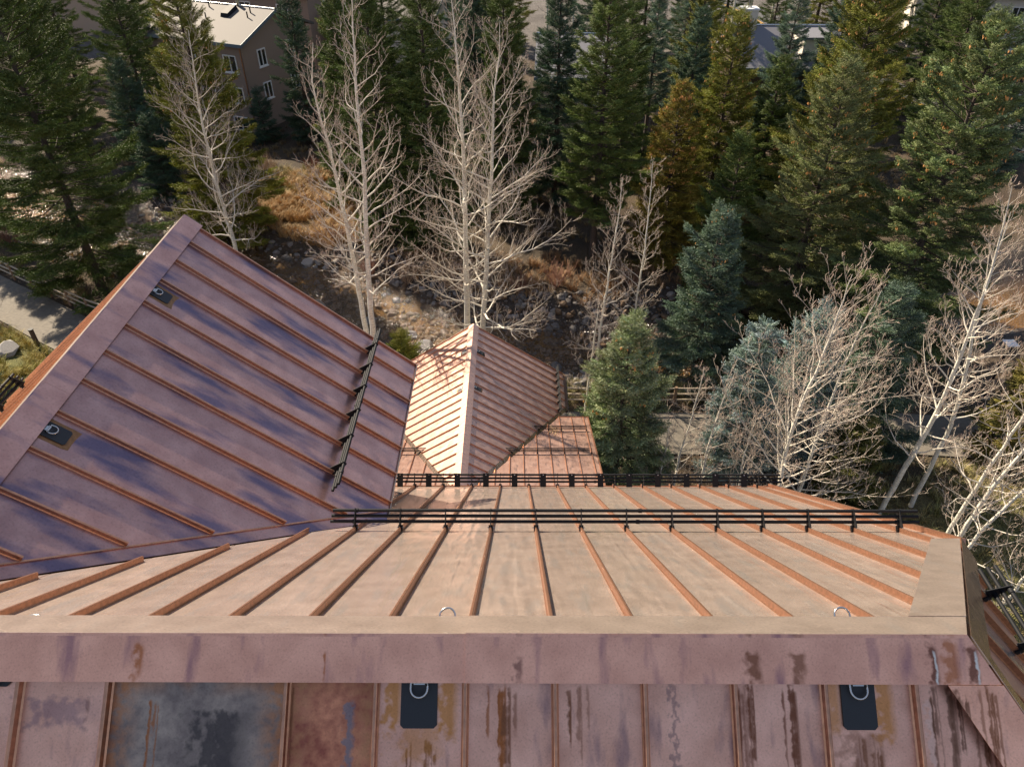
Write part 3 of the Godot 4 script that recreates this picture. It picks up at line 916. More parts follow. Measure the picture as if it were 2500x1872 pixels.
func make_sprays() -> void:
	for k in 3:
		var b := MB.new()
		var r := RandomNumberGenerator.new()
		r.seed = 400 + k
		var twigs := [[Vector3.ZERO, Vector3(0, -0.05, 1), 0.62]]
		for i in 5:
			var t := 0.06 + i * 0.1
			for s in [-1.0, 1.0]:
				twigs.append([Vector3(0, -0.05 * t, t + r.randf_range(-0.03, 0.03)), Vector3(s * r.randf_range(0.75, 1.15), r.randf_range(-0.45, 0.2), 0.8), 0.36 - 0.045 * i + r.randf_range(-0.05, 0.05)])
		for w in twigs:
			var at: Vector3 = w[0]
			var dir: Vector3 = (w[1] as Vector3).normalized()
			var ln: float = w[2]
			var side := dir.cross(Vector3.UP).normalized()
			var up := side.cross(dir)
			var n := int(ln / 0.026)
			for j in n:
				var f := (j + 0.5) / n
				var a := r.randf() * TAU
				var o := side * cos(a) + up * (sin(a) * 0.8 + 0.25)
				var p := at + dir * ln * f
				var tip := p + (o * 0.75 + dir * 0.75).normalized() * r.randf_range(0.05, 0.085)
				var q := dir.cross(o).normalized() * 0.0105
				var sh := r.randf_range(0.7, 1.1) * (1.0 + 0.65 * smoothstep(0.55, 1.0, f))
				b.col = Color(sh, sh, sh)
				b.face([p - q, p + q, tip + q * 0.5, tip - q * 0.5], o + dir * 0.3)
		sprays.append(b.mesh())
	var c := MB.new()
	var path := PackedVector3Array()
	var rad := PackedFloat32Array()
	for i in 6:
		path.append(Vector3(0, -0.11 * i / 5.0, 0)); rad.append([0.006, 0.021, 0.027, 0.025, 0.017, 0.004][i])
	c.tube(path, rad, 6, false)
	cone_mesh = c.mesh()
	cone_mesh.surface_set_material(0, M.cone)

func spruce(label: String, x: float, z: float, h: float, r: float, tone: Color, sd: int, cones := 0, bare := 0.08, density := 1.0, lean := Vector2.ZERO) -> void:
	var y := height(x, z)
	var o := thing("spruce_tree", label, "spruce", Vector3(x, y, z), "spruces along the creek")
	var q := RandomNumberGenerator.new()
	q.seed = sd
	var H := h - 20.0 * 0.0 + (-20.0 - y)
	var b := MB.new()
	var path := PackedVector3Array()
	var rad := PackedFloat32Array()
	var tr := 0.012 * H + 0.05
	for i in 9:
		var t := i / 8.0
		path.append(Vector3(lean.x * t * t, -0.3 + (H + 0.2) * t, lean.y * t * t)); rad.append(tr * (1.0 - t) + 0.012)
	b.tube(path, rad, 7, false)
	put(o, "trunk", b.mesh(), M.spruce_bark)
	var wh := []
	var cc := PackedColorArray()
	var spots := []
	var yy := H * bare
	var limb := MB.new()
	limb.col = Color.WHITE
	var puff := noise(sd, 0.5, 2)
	while yy < H - 0.15:
		var t := yy / H
		var env := r * pow(1.0 - t, 0.72) * (0.75 + 0.25 * smoothstep(bare, bare + 0.18, t)) + 0.12
		var nb := 7 if t < 0.7 else 5
		var a0 := q.randf() * TAU
		for k in nb:
			var az := a0 + TAU * k / nb + q.randf_range(-0.4, 0.4)
			var L := env * q.randf_range(0.66, 1.18) * (1.0 + 0.5 * puff.get_noise_2d(az * 1.3, yy * 0.5))
			if q.randf() < 0.08: L *= q.randf_range(0.3, 1.25)
			var out := Vector3(cos(az), 0, sin(az))
			var across := Vector3(-sin(az), 0, cos(az))
			var pitch := lerpf(-0.45, 0.7, pow(t, 1.4)) + q.randf_range(-0.16, 0.16)
			var by := yy + q.randf_range(-0.18, 0.18)
			var at0 := Vector3(lean.x * t * t, by, lean.y * t * t)
			var pos := func(f: float) -> Vector3:
				return at0 + out * (L * f) + Vector3(0, L * (pitch * f + 0.24 * f * f * f), 0)
			if L > 0.8:
				limb.tube(PackedVector3Array([at0, pos.call(0.5), pos.call(0.95)]), PackedFloat32Array([0.035, 0.022, 0.008]), 3, false)
			var n := maxi(2, int((L * 9.5 + 1.0) * density))
			var tint := q.randf_range(0.7, 1.3)
			for j in n:
				var f := lerpf(0.2, 0.97, sqrt((j + 0.5) / n)) + q.randf_range(-0.03, 0.03)
				var sidew := q.randf_range(-1, 1)
				if j >= n - 1: sidew = 0.0
				var p: Vector3 = pos.call(f) + across * sidew * (0.08 + 0.26 * L * (1.05 - f)) - Vector3(0, absf(sidew) * 0.1, 0)
				var ahead: Vector3 = (pos.call(f + 0.06) - pos.call(f)).normalized()
				var dir := (ahead + across * sidew * 1.1 + Vector3(0, q.randf_range(-0.34, 0.14), 0)).normalized()
				var side := dir.cross(Vector3.UP).normalized()
				var up := side.cross(dir)
				var s := q.randf_range(0.85, 1.45) * lerpf(1.0, 0.7, t)
				var bs := Basis(side, up, -dir).rotated(dir, q.randf_range(-0.6, 0.6))
				bs = Basis(bs.x * s, bs.y * s, dir * s)
				wh.append(Transform3D(bs, p - dir * 0.2 * s))
				var g := tint * q.randf_range(0.8, 1.2)
				cc.append(Color(tone.r * g * q.randf_range(0.9, 1.1), tone.g * g, tone.b * g * q.randf_range(0.85, 1.15)))
				if cones > 0 and t > 0.45 and f > 0.6 and q.randf() < 0.45:
					spots.append(p + dir * 0.2 + Vector3(q.randf_range(-0.1, 0.1), -0.06, q.randf_range(-0.1, 0.1)))
		yy += lerpf(0.56, 0.30, t) / sqrt(density)
	# the leader
	for k in 3:
		wh.append(Transform3D(Basis(Vector3(0.7, 0, 0), Vector3(0, 0, 0.7), Vector3(0, 0.9, 0)).rotated(Vector3.UP, k * 2.1), Vector3(lean.x, H - 0.45, lean.y)))
		cc.append(tone)
	var lm := put(o, "limbs", limb.mesh(), M.spruce_bark)
	lm.set_meta("kind", "stuff")
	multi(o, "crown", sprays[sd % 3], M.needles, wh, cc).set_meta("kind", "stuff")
	if cones > 0:
		var ct := []
		var cl := PackedColorArray()
		for k in cones:
			if spots.is_empty(): break
			var i := q.randi() % spots.size()
			for e in 3:
				var s := q.randf_range(0.85, 1.35)
				ct.append(Transform3D(Basis.from_euler(Vector3(q.randf_range(-0.35, 0.35), q.randf() * TAU, q.randf_range(-0.35, 0.35))).scaled(Vector3.ONE * s), spots[i] + Vector3(q.randf_range(-0.14, 0.14), q.randf_range(-0.06, 0.02), q.randf_range(-0.14, 0.14))))
				cl.append(Color.WHITE)
		var cn := multi(o, "cones", cone_mesh, M.cone, ct, cl)
		cn.set_meta("kind", "stuff")


# ------------------------------------------------------------------ bare aspens
func limb_to(b: MB, q: RandomNumberGenerator, p: Vector3, dir: Vector3, L: float, r: float, level: int, style: Dictionary) -> void:
	var segs: int = [0, 6, 4, 3, 2][level]
	var path := PackedVector3Array([p])
	var rad := PackedFloat32Array([r])
	var cols := PackedColorArray()
	var pale := Color(0.62, 0.58, 0.49)
	var dark := Color(0.36, 0.30, 0.245)
	cols.append(pale.lerp(dark, clampf(1.0 - r / 0.03, 0, 1)))
	var d := dir
	var at := p
	for i in segs:
		d = (d + Vector3(q.randf_range(-1, 1), q.randf_range(-0.7, 1.0) + style.rise * (0.5 if level < 3 else 1.0), q.randf_range(-1, 1)) * style.wild * (1.0 if level < 3 else 1.5)).normalized()
		at += d * (L / segs)
		path.append(at)
		var rr := maxf(r * (1.0 - 0.85 * (i + 1.0) / segs), style.thin)
		rad.append(rr)
		cols.append(pale.lerp(dark, clampf(1.0 - rr / 0.03, 0, 1)) if level < 4 else Color(0.40, 0.29, 0.24))
	b.tube(path, rad, [0, 6, 4, 3, 3][level], false, cols)
	if level >= style.depth:
		return
	var n: int = maxi(2, int(L / style.gap[level]))
	for k in n:
		var f := lerpf(0.22, 1.0, (k + q.randf() * 0.7) / n)
		var i := clampi(int(f * segs), 0, segs - 1)
		var base := path[i].lerp(path[i + 1], f * segs - i)
		var fw := (path[i + 1] - path[i]).normalized()
		var s := fw.cross(Vector3(q.randf_range(-1, 1), q.randf_range(-1, 1), q.randf_range(-1, 1))).normalized()
		var cd := (fw * q.randf_range(0.55, 1.0) + s * q.randf_range(0.6, 1.0) + Vector3(0, 0.22, 0)).normalized()
		var cl: float = L * style.share * (1.05 - 0.6 * f) * q.randf_range(0.65, 1.2)
		if level >= 3: cl = clampf(cl, 0.14, 0.5)
		elif level == 2: cl = clampf(cl, 0.25, 0.9)
		limb_to(b, q, base, cd, cl, maxf(rad[i] * 0.5, style.thin), level + 1, style)

func aspen(label: String, at: Vector3, spine: Array, r0: float, first: float, reach: float, count: int, sd: int, style: Dictionary) -> Node3D:
	var y := height(at.x, at.z)
	var o := thing("aspen_tree", label, "aspen", Vector3(at.x, y, at.z), "bare aspens along the creek")
	var q := RandomNumberGenerator.new()
	q.seed = sd
	var cv := Curve3D.new()
	for i in spine.size():
		var tg: Vector3 = (spine[mini(i + 1, spine.size() - 1)] - spine[maxi(i - 1, 0)]) / 6.0
		cv.add_point(spine[i], -tg, tg)
	var n := 26
	var path := PackedVector3Array()
	var rad := PackedFloat32Array()
	var ln := cv.get_baked_length()
	for i in n + 1:
		var t := float(i) / n
		path.append(cv.sample_baked(ln * t) + Vector3(q.randf_range(-1, 1), 0, q.randf_range(-1, 1)) * 0.025)
		rad.append(r0 * pow(1.0 - t, 0.85) * (1.25 if i == 0 else 1.0) + 0.009)
	var b := MB.new()
	b.tube(path, rad, 10, false)
	put(o, "trunk", b.mesh(), M.aspen_bark)
	b = MB.new()
	var az := q.randf() * TAU
	for k in count:
		var t := lerpf(first, 0.985, pow((k + q.randf() * 0.6) / count, 0.9))
		var i := clampi(int(t * n), 0, n - 1)
		var base := path[i].lerp(path[i + 1], t * n - i)
		az += 2.4 + q.randf_range(-0.5, 0.5)
		var rise: float = lerpf(style.low, 0.95, t)
		var dir := Vector3(cos(az), rise, sin(az)).normalized()
		var L: float = reach * lerpf(1.0, 0.2, pow((t - first) / (1.0 - first), 1.5)) * q.randf_range(0.65, 1.15)
		limb_to(b, q, base, dir, L, minf(rad[i] * 0.45, 0.009 + L * 0.0095), 1, style)
	put(o, "branches", b.mesh(), M.aspen_twig)
	return o


# ------------------------------------------------------------------ undergrowth
func shrub(called: String, sd: int, h: float, stems: int, spread: float, tone: Color) -> Node3D:
	var q := RandomNumberGenerator.new()
	q.seed = sd
	var b := MB.new()
	for k in stems:
		var a := q.randf() * TAU
		var d := Vector3(cos(a) * spread * q.randf(), 1, sin(a) * spread * q.randf()).normalized()
		var p := Vector3(cos(a), 0, sin(a)) * q.randf_range(0.0, 0.25)
		var L := h * q.randf_range(0.55, 1.1)
		var pts := PackedVector3Array([p])
		for i in 3:
			d = (d + Vector3(q.randf_range(-0.25, 0.25), 0, q.randf_range(-0.25, 0.25))).normalized()
			p += d * L / 3.0
			pts.append(p)
		b.col = tone * q.randf_range(0.7, 1.25)
		b.tube(pts, PackedFloat32Array([0.014, 0.012, 0.009, 0.005]), 3, false)
		for j in 5:
			var f := q.randf_range(0.3, 1.0)
			var i := mini(2, int(f * 3))
			var s := pts[i].lerp(pts[i + 1], f * 3 - i)
			var e := (d + Vector3(q.randf_range(-0.8, 0.8), q.randf_range(-0.1, 0.5), q.randf_range(-0.8, 0.8))).normalized()
			b.tube(PackedVector3Array([s, s + e * L * 0.18, s + e * L * 0.32 + Vector3(0, 0.04, 0)]), PackedFloat32Array([0.008, 0.007, 0.004]), 3, false)
	var o := thing(called, "", "shrub")
	put(o, "stems", b.mesh(), M.aspen_twig)
	return o

func grass() -> void:
	var b := MB.new()
	for k in 26:
		var a := rng.randf() * TAU
		var p := Vector3(cos(a), 0, sin(a)) * rng.randf_range(0, 0.22)
		var out := Vector3(cos(a + 0.5), 0, sin(a + 0.5))
		var h := rng.randf_range(0.3, 0.75)
		var m := p + Vector3(0, h * 0.6, 0) + out * h * 0.18
		var t := p + Vector3(0, h * 0.85, 0) + out * h * 0.55
		var w := out.cross(Vector3.UP) * 0.011
		var s := rng.randf_range(0.7, 1.2)
		b.col = Color(s, s, s)
		b.face([p - w, p + w, m + w, m - w], out)
		b.face([m - w, m + w, t], out)
	var tuft := b.mesh()
	var wh := []
	var cl := PackedColorArray()
	var patch := func(cx: float, cz: float, rx: float, rz: float, n: int, a: Color, c: Color, s0: float, s1: float) -> void:
		for k in n:
			var e := sqrt(rng.randf())
			var an := rng.randf() * TAU
			var x := cx + cos(an) * e * rx
			var z := cz + sin(an) * e * rz
			if gn2.get_noise_2d(x * 0.7, z * 0.7) < -0.25: continue
			if to_line(Vector2(x, z), path_line) < 1.8 or to_line(Vector2(x, z), creek) < creek_width(x) + 0.4: continue
			if x > -6.5 and x < 3.0 and z > -22.5: continue
			wh.append(Transform3D(Basis(Vector3.UP, rng.randf() * TAU).scaled(Vector3.ONE * rng.randf_range(s0, s1)), Vector3(x, height(x, z) - 0.03, z)))
			cl.append(a.lerp(c, rng.randf()))
	patch.call(-16.0, -49.0, 7.0, 8.0, 2600, Color(0.36, 0.20, 0.065), Color(0.50, 0.35, 0.17), 0.7, 1.4)
	patch.call(-18.5, -55.5, 4.0, 3.0, 350, Color(0.20, 0.20, 0.05), Color(0.34, 0.25, 0.08), 0.6, 1.1)
	patch.call(-29.0, -28.0, 7.5, 5.5, 1500, Color(0.24, 0.24, 0.045), Color(0.36, 0.27, 0.07), 0.5, 1.0)
	patch.call(22.0, -13.0, 13.0, 10.0, 3000, Color(0.36, 0.28, 0.13), Color(0.22, 0.22, 0.07), 0.4, 0.9)
	patch.call(-2.0, -39.5, 14.0, 3.0, 900, Color(0.26, 0.13, 0.05), Color(0.36, 0.24, 0.12), 0.5, 1.1)
	patch.call(19.0, -56.0, 8.0, 9.0, 900, Color(0.24, 0.12, 0.06), Color(0.30, 0.19, 0.09), 0.6, 1.2)
	patch.call(6.0, -27.6, 8.0, 1.2, 420, Color(0.36, 0.30, 0.14), Color(0.24, 0.22, 0.08), 0.4, 0.8)
	patch.call(-38.0, -40.0, 12.0, 10.0, 900, Color(0.24, 0.17, 0.07), Color(0.34, 0.24, 0.10), 0.5, 1.0)
	patch.call(0.0, -58.0, 40.0, 14.0, 2200, Color(0.17, 0.12, 0.05), Color(0.28, 0.19, 0.08), 0.5, 1.0)
	var g := multi(self, "dry_grass", tuft, M.grass_blade, wh, cl)
	g.set_meta("kind", "stuff")
	tag(g, "golden and green tufts of dry autumn grass on the banks", "grass")

func rock_mesh(sd: int, tone := Color.WHITE) -> ArrayMesh:
	var sp := SphereMesh.new()
	sp.radial_segments = 10; sp.rings = 6; sp.radius = 0.5; sp.height = 1.0
	var arr := sp.get_mesh_arrays()
	var v: PackedVector3Array = arr[Mesh.ARRAY_VERTEX]
	var n := noise(sd, 1.3, 3)
	var q := RandomNumberGenerator.new()
	q.seed = sd
	var cut := []
	for k in 5:
		cut.append([Vector3(q.randf_range(-1, 1), q.randf_range(-0.4, 1), q.randf_range(-1, 1)).normalized(), q.randf_range(0.30, 0.42)])
	for i in v.size():
		var p := v[i] * (1.0 + 0.5 * n.get_noise_3dv(v[i]))
		for c in cut:
			var e: float = p.dot(c[0]) - c[1]
			if e > 0.0: p -= c[0] * e
		v[i] = p * Vector3(1.0, 0.62, 0.85)
	var b := MB.new()
	b.col = tone
	var ix: PackedInt32Array = arr[Mesh.ARRAY_INDEX]
	for i in range(0, ix.size(), 3):
		var a := v[ix[i]]
		var c := v[ix[i + 1]]
		var d := v[ix[i + 2]]
		if (c - a).cross(d - a).length_squared() > 1e-12:
			b.face([a, c, d], a + c + d)
	return b.mesh()

func rocks() -> void:
	var ms := []
	for k in 4: ms.append(rock_mesh(600 + k))
	var tones := [Color(0.22, 0.20, 0.185), Color(0.15, 0.125, 0.11), Color(0.30, 0.27, 0.24), Color(0.16, 0.10, 0.055)]
	for k in 4:
		var wh := []
		var cl := PackedColorArray()
		for j in 1900:
			var i := rng.randi() % 6 + 4
			var t := rng.randf()
			var p := creek[i].lerp(creek[i + 1], t)
			var d := (creek[i + 1] - creek[i]).normalized()
			var w := creek_width(p.x)
			var off := rng.randf_range(-1, 1) * (w + 1.6)
			p += Vector2(-d.y, d.x) * off
			var s := pow(rng.randf(), 3.0) * 0.55 + 0.09
			wh.append(Transform3D(Basis.from_euler(Vector3(rng.randf_range(-0.4, 0.4), rng.randf() * TAU, rng.randf_range(-0.4, 0.4))).scaled(Vector3.ONE * s), Vector3(p.x, height(p.x, p.y) + s * 0.12, p.y)))
			var c: Color = tones[rng.randi() % 4] * rng.randf_range(0.7, 1.2)
			if absf(off) < w * 0.6: c = c.lerp(Color(0.26, 0.125, 0.02), 0.6)
			cl.append(c)
		var o := multi(self, "creek_stones", ms[k], M.rock, wh, cl)
		o.set_meta("kind", "stuff")
		tag(o, "grey and amber stones covering the creek bed and its bars", "stones")
	var big := [[-5.3, -33.6, 1.2, "pale flat boulder in the creek left of the paired white trunks"], [-6.2, -34.8, 1.0, "rounded grey boulder just upstream of the flat one in the creek"], [-6.9, -32.8, 0.8, "dark boulder at the near bank beside the leaning pair of trunks"],
		[-4.6, -31.9, 0.7, "small pale rock close to the lower gable's peak"], [-8.9, -36.6, 0.9, "grey boulder on the gravel bar behind the leaning trunks"], [-12.6, -38.2, 1.0, "boulder at the purple gable's end on the gravel bar"], [-14.4, -43.6, 1.1, "dark boulder at the foot of the golden grass bank"],
		[2.6, -31.6, 0.9, "boulder in the dark water right of the white trunks"], [5.0, -33.9, 1.0, "wet boulder in the shaded creek under the tall spruce"], [4.2, -30.6, 0.9, "white streaked rock by the near bank behind the wooden fence"], [7.0, -31.4, 1.1, "boulder by the creek beside the thin young aspens"],
		[-31.0, -32.6, 1.5, "big grey boulder edging the path by the green grass"], [-29.6, -31.8, 1.2, "second grey boulder in the row that edges the path"], [-28.2, -30.9, 1.6, "flat pale boulder below the short wooden post"], [-32.6, -33.4, 1.2, "grey boulder at the left frame edge beside the path"]]
	var solid := []
	for k in 4: solid.append(rock_mesh(620 + k, [Color(0.36, 0.34, 0.31), Color(0.30, 0.27, 0.24), Color(0.24, 0.22, 0.20), Color(0.40, 0.37, 0.33)][k]))
	for e in big:
		var o := put(self, "boulder", solid[rng.randi() % 4], M.rock)
		o.position = Vector3(e[0], height(e[0], e[1]) + e[2] * 0.14, e[1])
		o.rotation.y = rng.randf() * TAU
		o.scale = Vector3.ONE * e[2]
		tag(o, e[3], "boulder", "boulders by the creek and path")


# ------------------------------------------------------------------ fences, lamp, car, sign
func fence(label: String, pts: Array, spacing: float) -> void:
	var o := thing("rail_fence", label, "fence", Vector3(pts[0].x, height(pts[0].x, pts[0].y), pts[0].y), "split rail fences along the path")
	var posts := []
	for i in pts.size() - 1:
		var n := int(round(pts[i].distance_to(pts[i + 1]) / spacing))
		for k in n:
			posts.append(pts[i].lerp(pts[i + 1], float(k) / n))
	posts.append(pts[-1])
	for i in posts.size():
		var y := height(posts[i].x, posts[i].y)
		var at := Vector3(posts[i].x, y, posts[i].y) - o.position
		var b := MB.new()
		b.tube(PackedVector3Array([at + Vector3(0, -0.3, 0), at + Vector3(rng.randf_range(-0.02, 0.02), 1.16, 0)]), PackedFloat32Array([0.085, 0.078]), 8)
		put(o, "post", b.mesh(), M.post_wood)
		if i + 1 < posts.size():
			var y2 := height(posts[i + 1].x, posts[i + 1].y)
			var to := Vector3(posts[i + 1].x, y2, posts[i + 1].y) - o.position
			for h in [0.36, 0.72, 1.08]:
				b = MB.new()
				var up := Vector3(0, h, 0)
				b.tube(PackedVector3Array([at + up, (at + to) / 2 + up + Vector3(0, rng.randf_range(-0.02, 0.02), 0), to + up]), PackedFloat32Array([0.045, 0.052, 0.045]), 7)
				put(o, "rail", b.mesh(), M.weathered_wood)

func lamp() -> void:
	var at := Vector3(24.1, height(24.1, -27.0), -27.0)
	var o := thing("path_lamp", "slim black lamp post with a boxy head beside the right hand path", "lamp post", at)
	var b := MB.new()
	b.rod(Vector3.ZERO, Vector3(0, 3.1, 0), 0.055, 10)
	put(o, "pole", b.mesh(), M.black_metal)
	b = MB.new()
	b.box(Vector3(-0.22, -0.05, -0.22), Vector3(0.22, 0.10, 0.22))
	put(o, "base", b.mesh(), M.concrete_path)
	b = MB.new()
	b.hull([Vector3(-0.16, 3.1, -0.16), Vector3(0.16, 3.1, -0.16), Vector3(0.16, 3.1, 0.16), Vector3(-0.16, 3.1, 0.16)], [Vector3(-0.24, 3.34, -0.24), Vector3(0.24, 3.34, -0.24), Vector3(0.24, 3.34, 0.24), Vector3(-0.24, 3.34, 0.24)])
	put(o, "lamp_head", b.mesh(), M.black_metal)
	b = MB.new()
	b.box(Vector3(-0.29, 3.343, -0.29), Vector3(0.29, 3.39, 0.29))
	put(o, "cap", b.mesh(), M.white_trim)
	var w := thing("wooden_post", "short dark wooden post at the path's near edge by the boulders", "post", Vector3(-27.0, height(-27.0, -31.9), -31.9))
	b = MB.new()
	b.rod(Vector3(0, -0.2, 0), Vector3(0, 0.95, 0), 0.13, 10)
	put(w, "post", b.mesh(), M.dark_wood)
	b = MB.new()
	b.rod(Vector3(0, 0.951, 0), Vector3(0, 1.0, 0), 0.15, 10)
	put(w, "cap", b.mesh(), M.black_metal)

func sign_post() -> void:
	var at := Vector3(31.5, height(31.5, -103.0), -103.0)
	var o := thing("road_sign", "yellow diamond road sign beyond the pale chimney", "road sign", at)
	var b := MB.new()
	b.rod(Vector3.ZERO, Vector3(0, 2.9, 0), 0.04, 6)
	put(o, "post", b.mesh(), M.steel)
	b = MB.new()
	var a := []
	var c := []
	for q in [Vector2(0, -0.6), Vector2(0.6, 0), Vector2(0, 0.6), Vector2(-0.6, 0)]:
		a.append(Vector3(q.x, 2.6 + q.y, 0.05)); c.append(Vector3(q.x, 2.6 + q.y, 0.065))
	b.hull(a, c)
	put(o, "plate", b.mesh(), M.sign_yellow)

func car() -> void:
	var at := Vector3(52.4, -19.93, -74.0)
	var o := thing("parked_car", "silver sport utility car at the right frame edge by the road", "car", at)
	o.rotation.y = 3.75
	# x is across, z is forward; sections run from nose to tail
	var body := MB.new()
	var rows := [[2.28, 0.42, 0.72, 0.80], [2.2, 0.32, 0.95, 0.88], [1.3, 0.28, 1.06, 0.95], [0.9, 0.28, 1.08, 0.96], [-1.9, 0.28, 1.08, 0.96], [-2.3, 0.34, 1.02, 0.90], [-2.36, 0.45, 0.9, 0.85]]
	var sec := func(r: Array) -> Array:
		var w: float = r[3]
		var z: float = r[0]
		return [Vector3(-w, r[1], z), Vector3(-w - 0.03, (r[1] + r[2]) / 2, z), Vector3(-w + 0.03, r[2] - 0.04, z), Vector3(-w + 0.12, r[2], z), Vector3(w - 0.12, r[2], z), Vector3(w - 0.03, r[2] - 0.04, z), Vector3(w + 0.03, (r[1] + r[2]) / 2, z), Vector3(w, r[1], z)]
	for i in rows.size() - 1:
		var a: Array = sec.call(rows[i])
		var c: Array = sec.call(rows[i + 1])
		for k in 8:
			var j := (k + 1) % 8
			body.face([a[k], a[j], c[j], c[k]], (a[k] + a[j]) / 2 - Vector3(0, 0.65, a[k].z))
	body.face(sec.call(rows[0]), Vector3(0, 0, 1)); body.face(sec.call(rows[-1]), Vector3(0, 0, -1))
	var bd := put(o, "body", body.mesh(), M.silver_paint)
	var b := MB.new()
	b.hull([Vector3(-0.86, 1.078, 0.95), Vector3(0.86, 1.078, 0.95), Vector3(0.88, 1.078, -2.1), Vector3(-0.88, 1.078, -2.1)], [Vector3(-0.66, 1.68, 0.1), Vector3(0.66, 1.68, 0.1), Vector3(0.68, 1.68, -1.85), Vector3(-0.68, 1.68, -1.85)])
	put(o, "cabin", b.mesh(), M.silver_paint)
	b = MB.new()
	b.face([Vector3(-0.78, 1.14, 0.875), Vector3(0.78, 1.14, 0.875), Vector3(0.62, 1.62, 0.20), Vector3(-0.62, 1.62, 0.20)], Vector3(0, 0.5, 1))
	put(o, "windscreen", b.mesh(), M.window_glass)
	for s in [-1.0, 1.0]:
		b = MB.new()
		b.face([Vector3(s * 0.868, 1.14, 0.7), Vector3(s * 0.70, 1.6, 0.12), Vector3(s * 0.71, 1.6, -1.75), Vector3(s * 0.875, 1.14, -1.95)], Vector3(s, 0.2, 0))
		put(o, "side_window", b.mesh(), M.window_glass)
		b = MB.new()
		b.box(Vector3(s * 0.70 - 0.17, 0.74, 2.17), Vector3(s * 0.70 + 0.17, 0.90, 2.262))
		put(o, "headlight", b.mesh(), M.headlamp)
		b = MB.new()
		b.box(Vector3(s * 1.05 - 0.1, 1.06, 0.62), Vector3(s * 1.05 + 0.1, 1.2, 0.76))
		put(o, "mirror", b.mesh(), M.silver_paint)
		for z in [1.45, -1.4]:
			b = MB.new()
			b.rod(Vector3(s * 0.74, 0.35, z), Vector3(s * 0.98, 0.35, z), 0.36, 18)
			var w := put(o, "wheel", b.mesh(), M.tyre)
			b = MB.new()
			b.rod(Vector3(s * 0.9, 0.35, z), Vector3(s * 0.995, 0.35, z), 0.22, 14)
			put(w, "rim", b.mesh(), M.steel)
	b = MB.new()
	b.box(Vector3(-0.45, 0.66, 2.2), Vector3(0.45, 0.86, 2.29))
	put(o, "grille", b.mesh(), M.black_metal)
	b = MB.new()
	b.box(Vector3(-0.85, 0.36, 2.15), Vector3(0.85, 0.56, 2.36))
	put(o, "bumper", b.mesh(), M.silver_paint)


# ------------------------------------------------------------------ houses beyond the creek
func window(parent: Node, x: Transform3D, w: float, h: float, frame: Material) -> void:     # x: middle of the window on the wall, z out of the wall
	var b := MB.new()
	var t := 0.09
	for q in [[-w / 2, -h / 2, -w / 2 + t, h / 2], [w / 2 - t, -h / 2, w / 2, h / 2], [-w / 2 + t, h / 2 - t, w / 2 - t, h / 2], [-w / 2 + t, -h / 2, w / 2 - t, -h / 2 + t], [-t / 2, -h / 2 + t, t / 2, h / 2 - t]]:
		b.box(Vector3(q[0], q[1], -0.02), Vector3(q[2], q[3], 0.07), x)
	var f := put(parent, "window", b.mesh(), frame)
	for s in [-1.0, 1.0]:
		b = MB.new()
		b.box(Vector3(s * w / 4 - w / 4 + t * 0.75, -h / 2 + t, 0.0), Vector3(s * w / 4 + w / 4 - t * 0.75, h / 2 - t, 0.02), x)
		put(f, "pane", b.mesh(), M.window_glass)
	b = MB.new()
	b.box(Vector3(-w / 2 - 0.08, -h / 2 - 0.1, -0.02), Vector3(w / 2 + 0.08, -h / 2 - 0.003, 0.12), x)
	put(f, "sill", b.mesh(), frame)

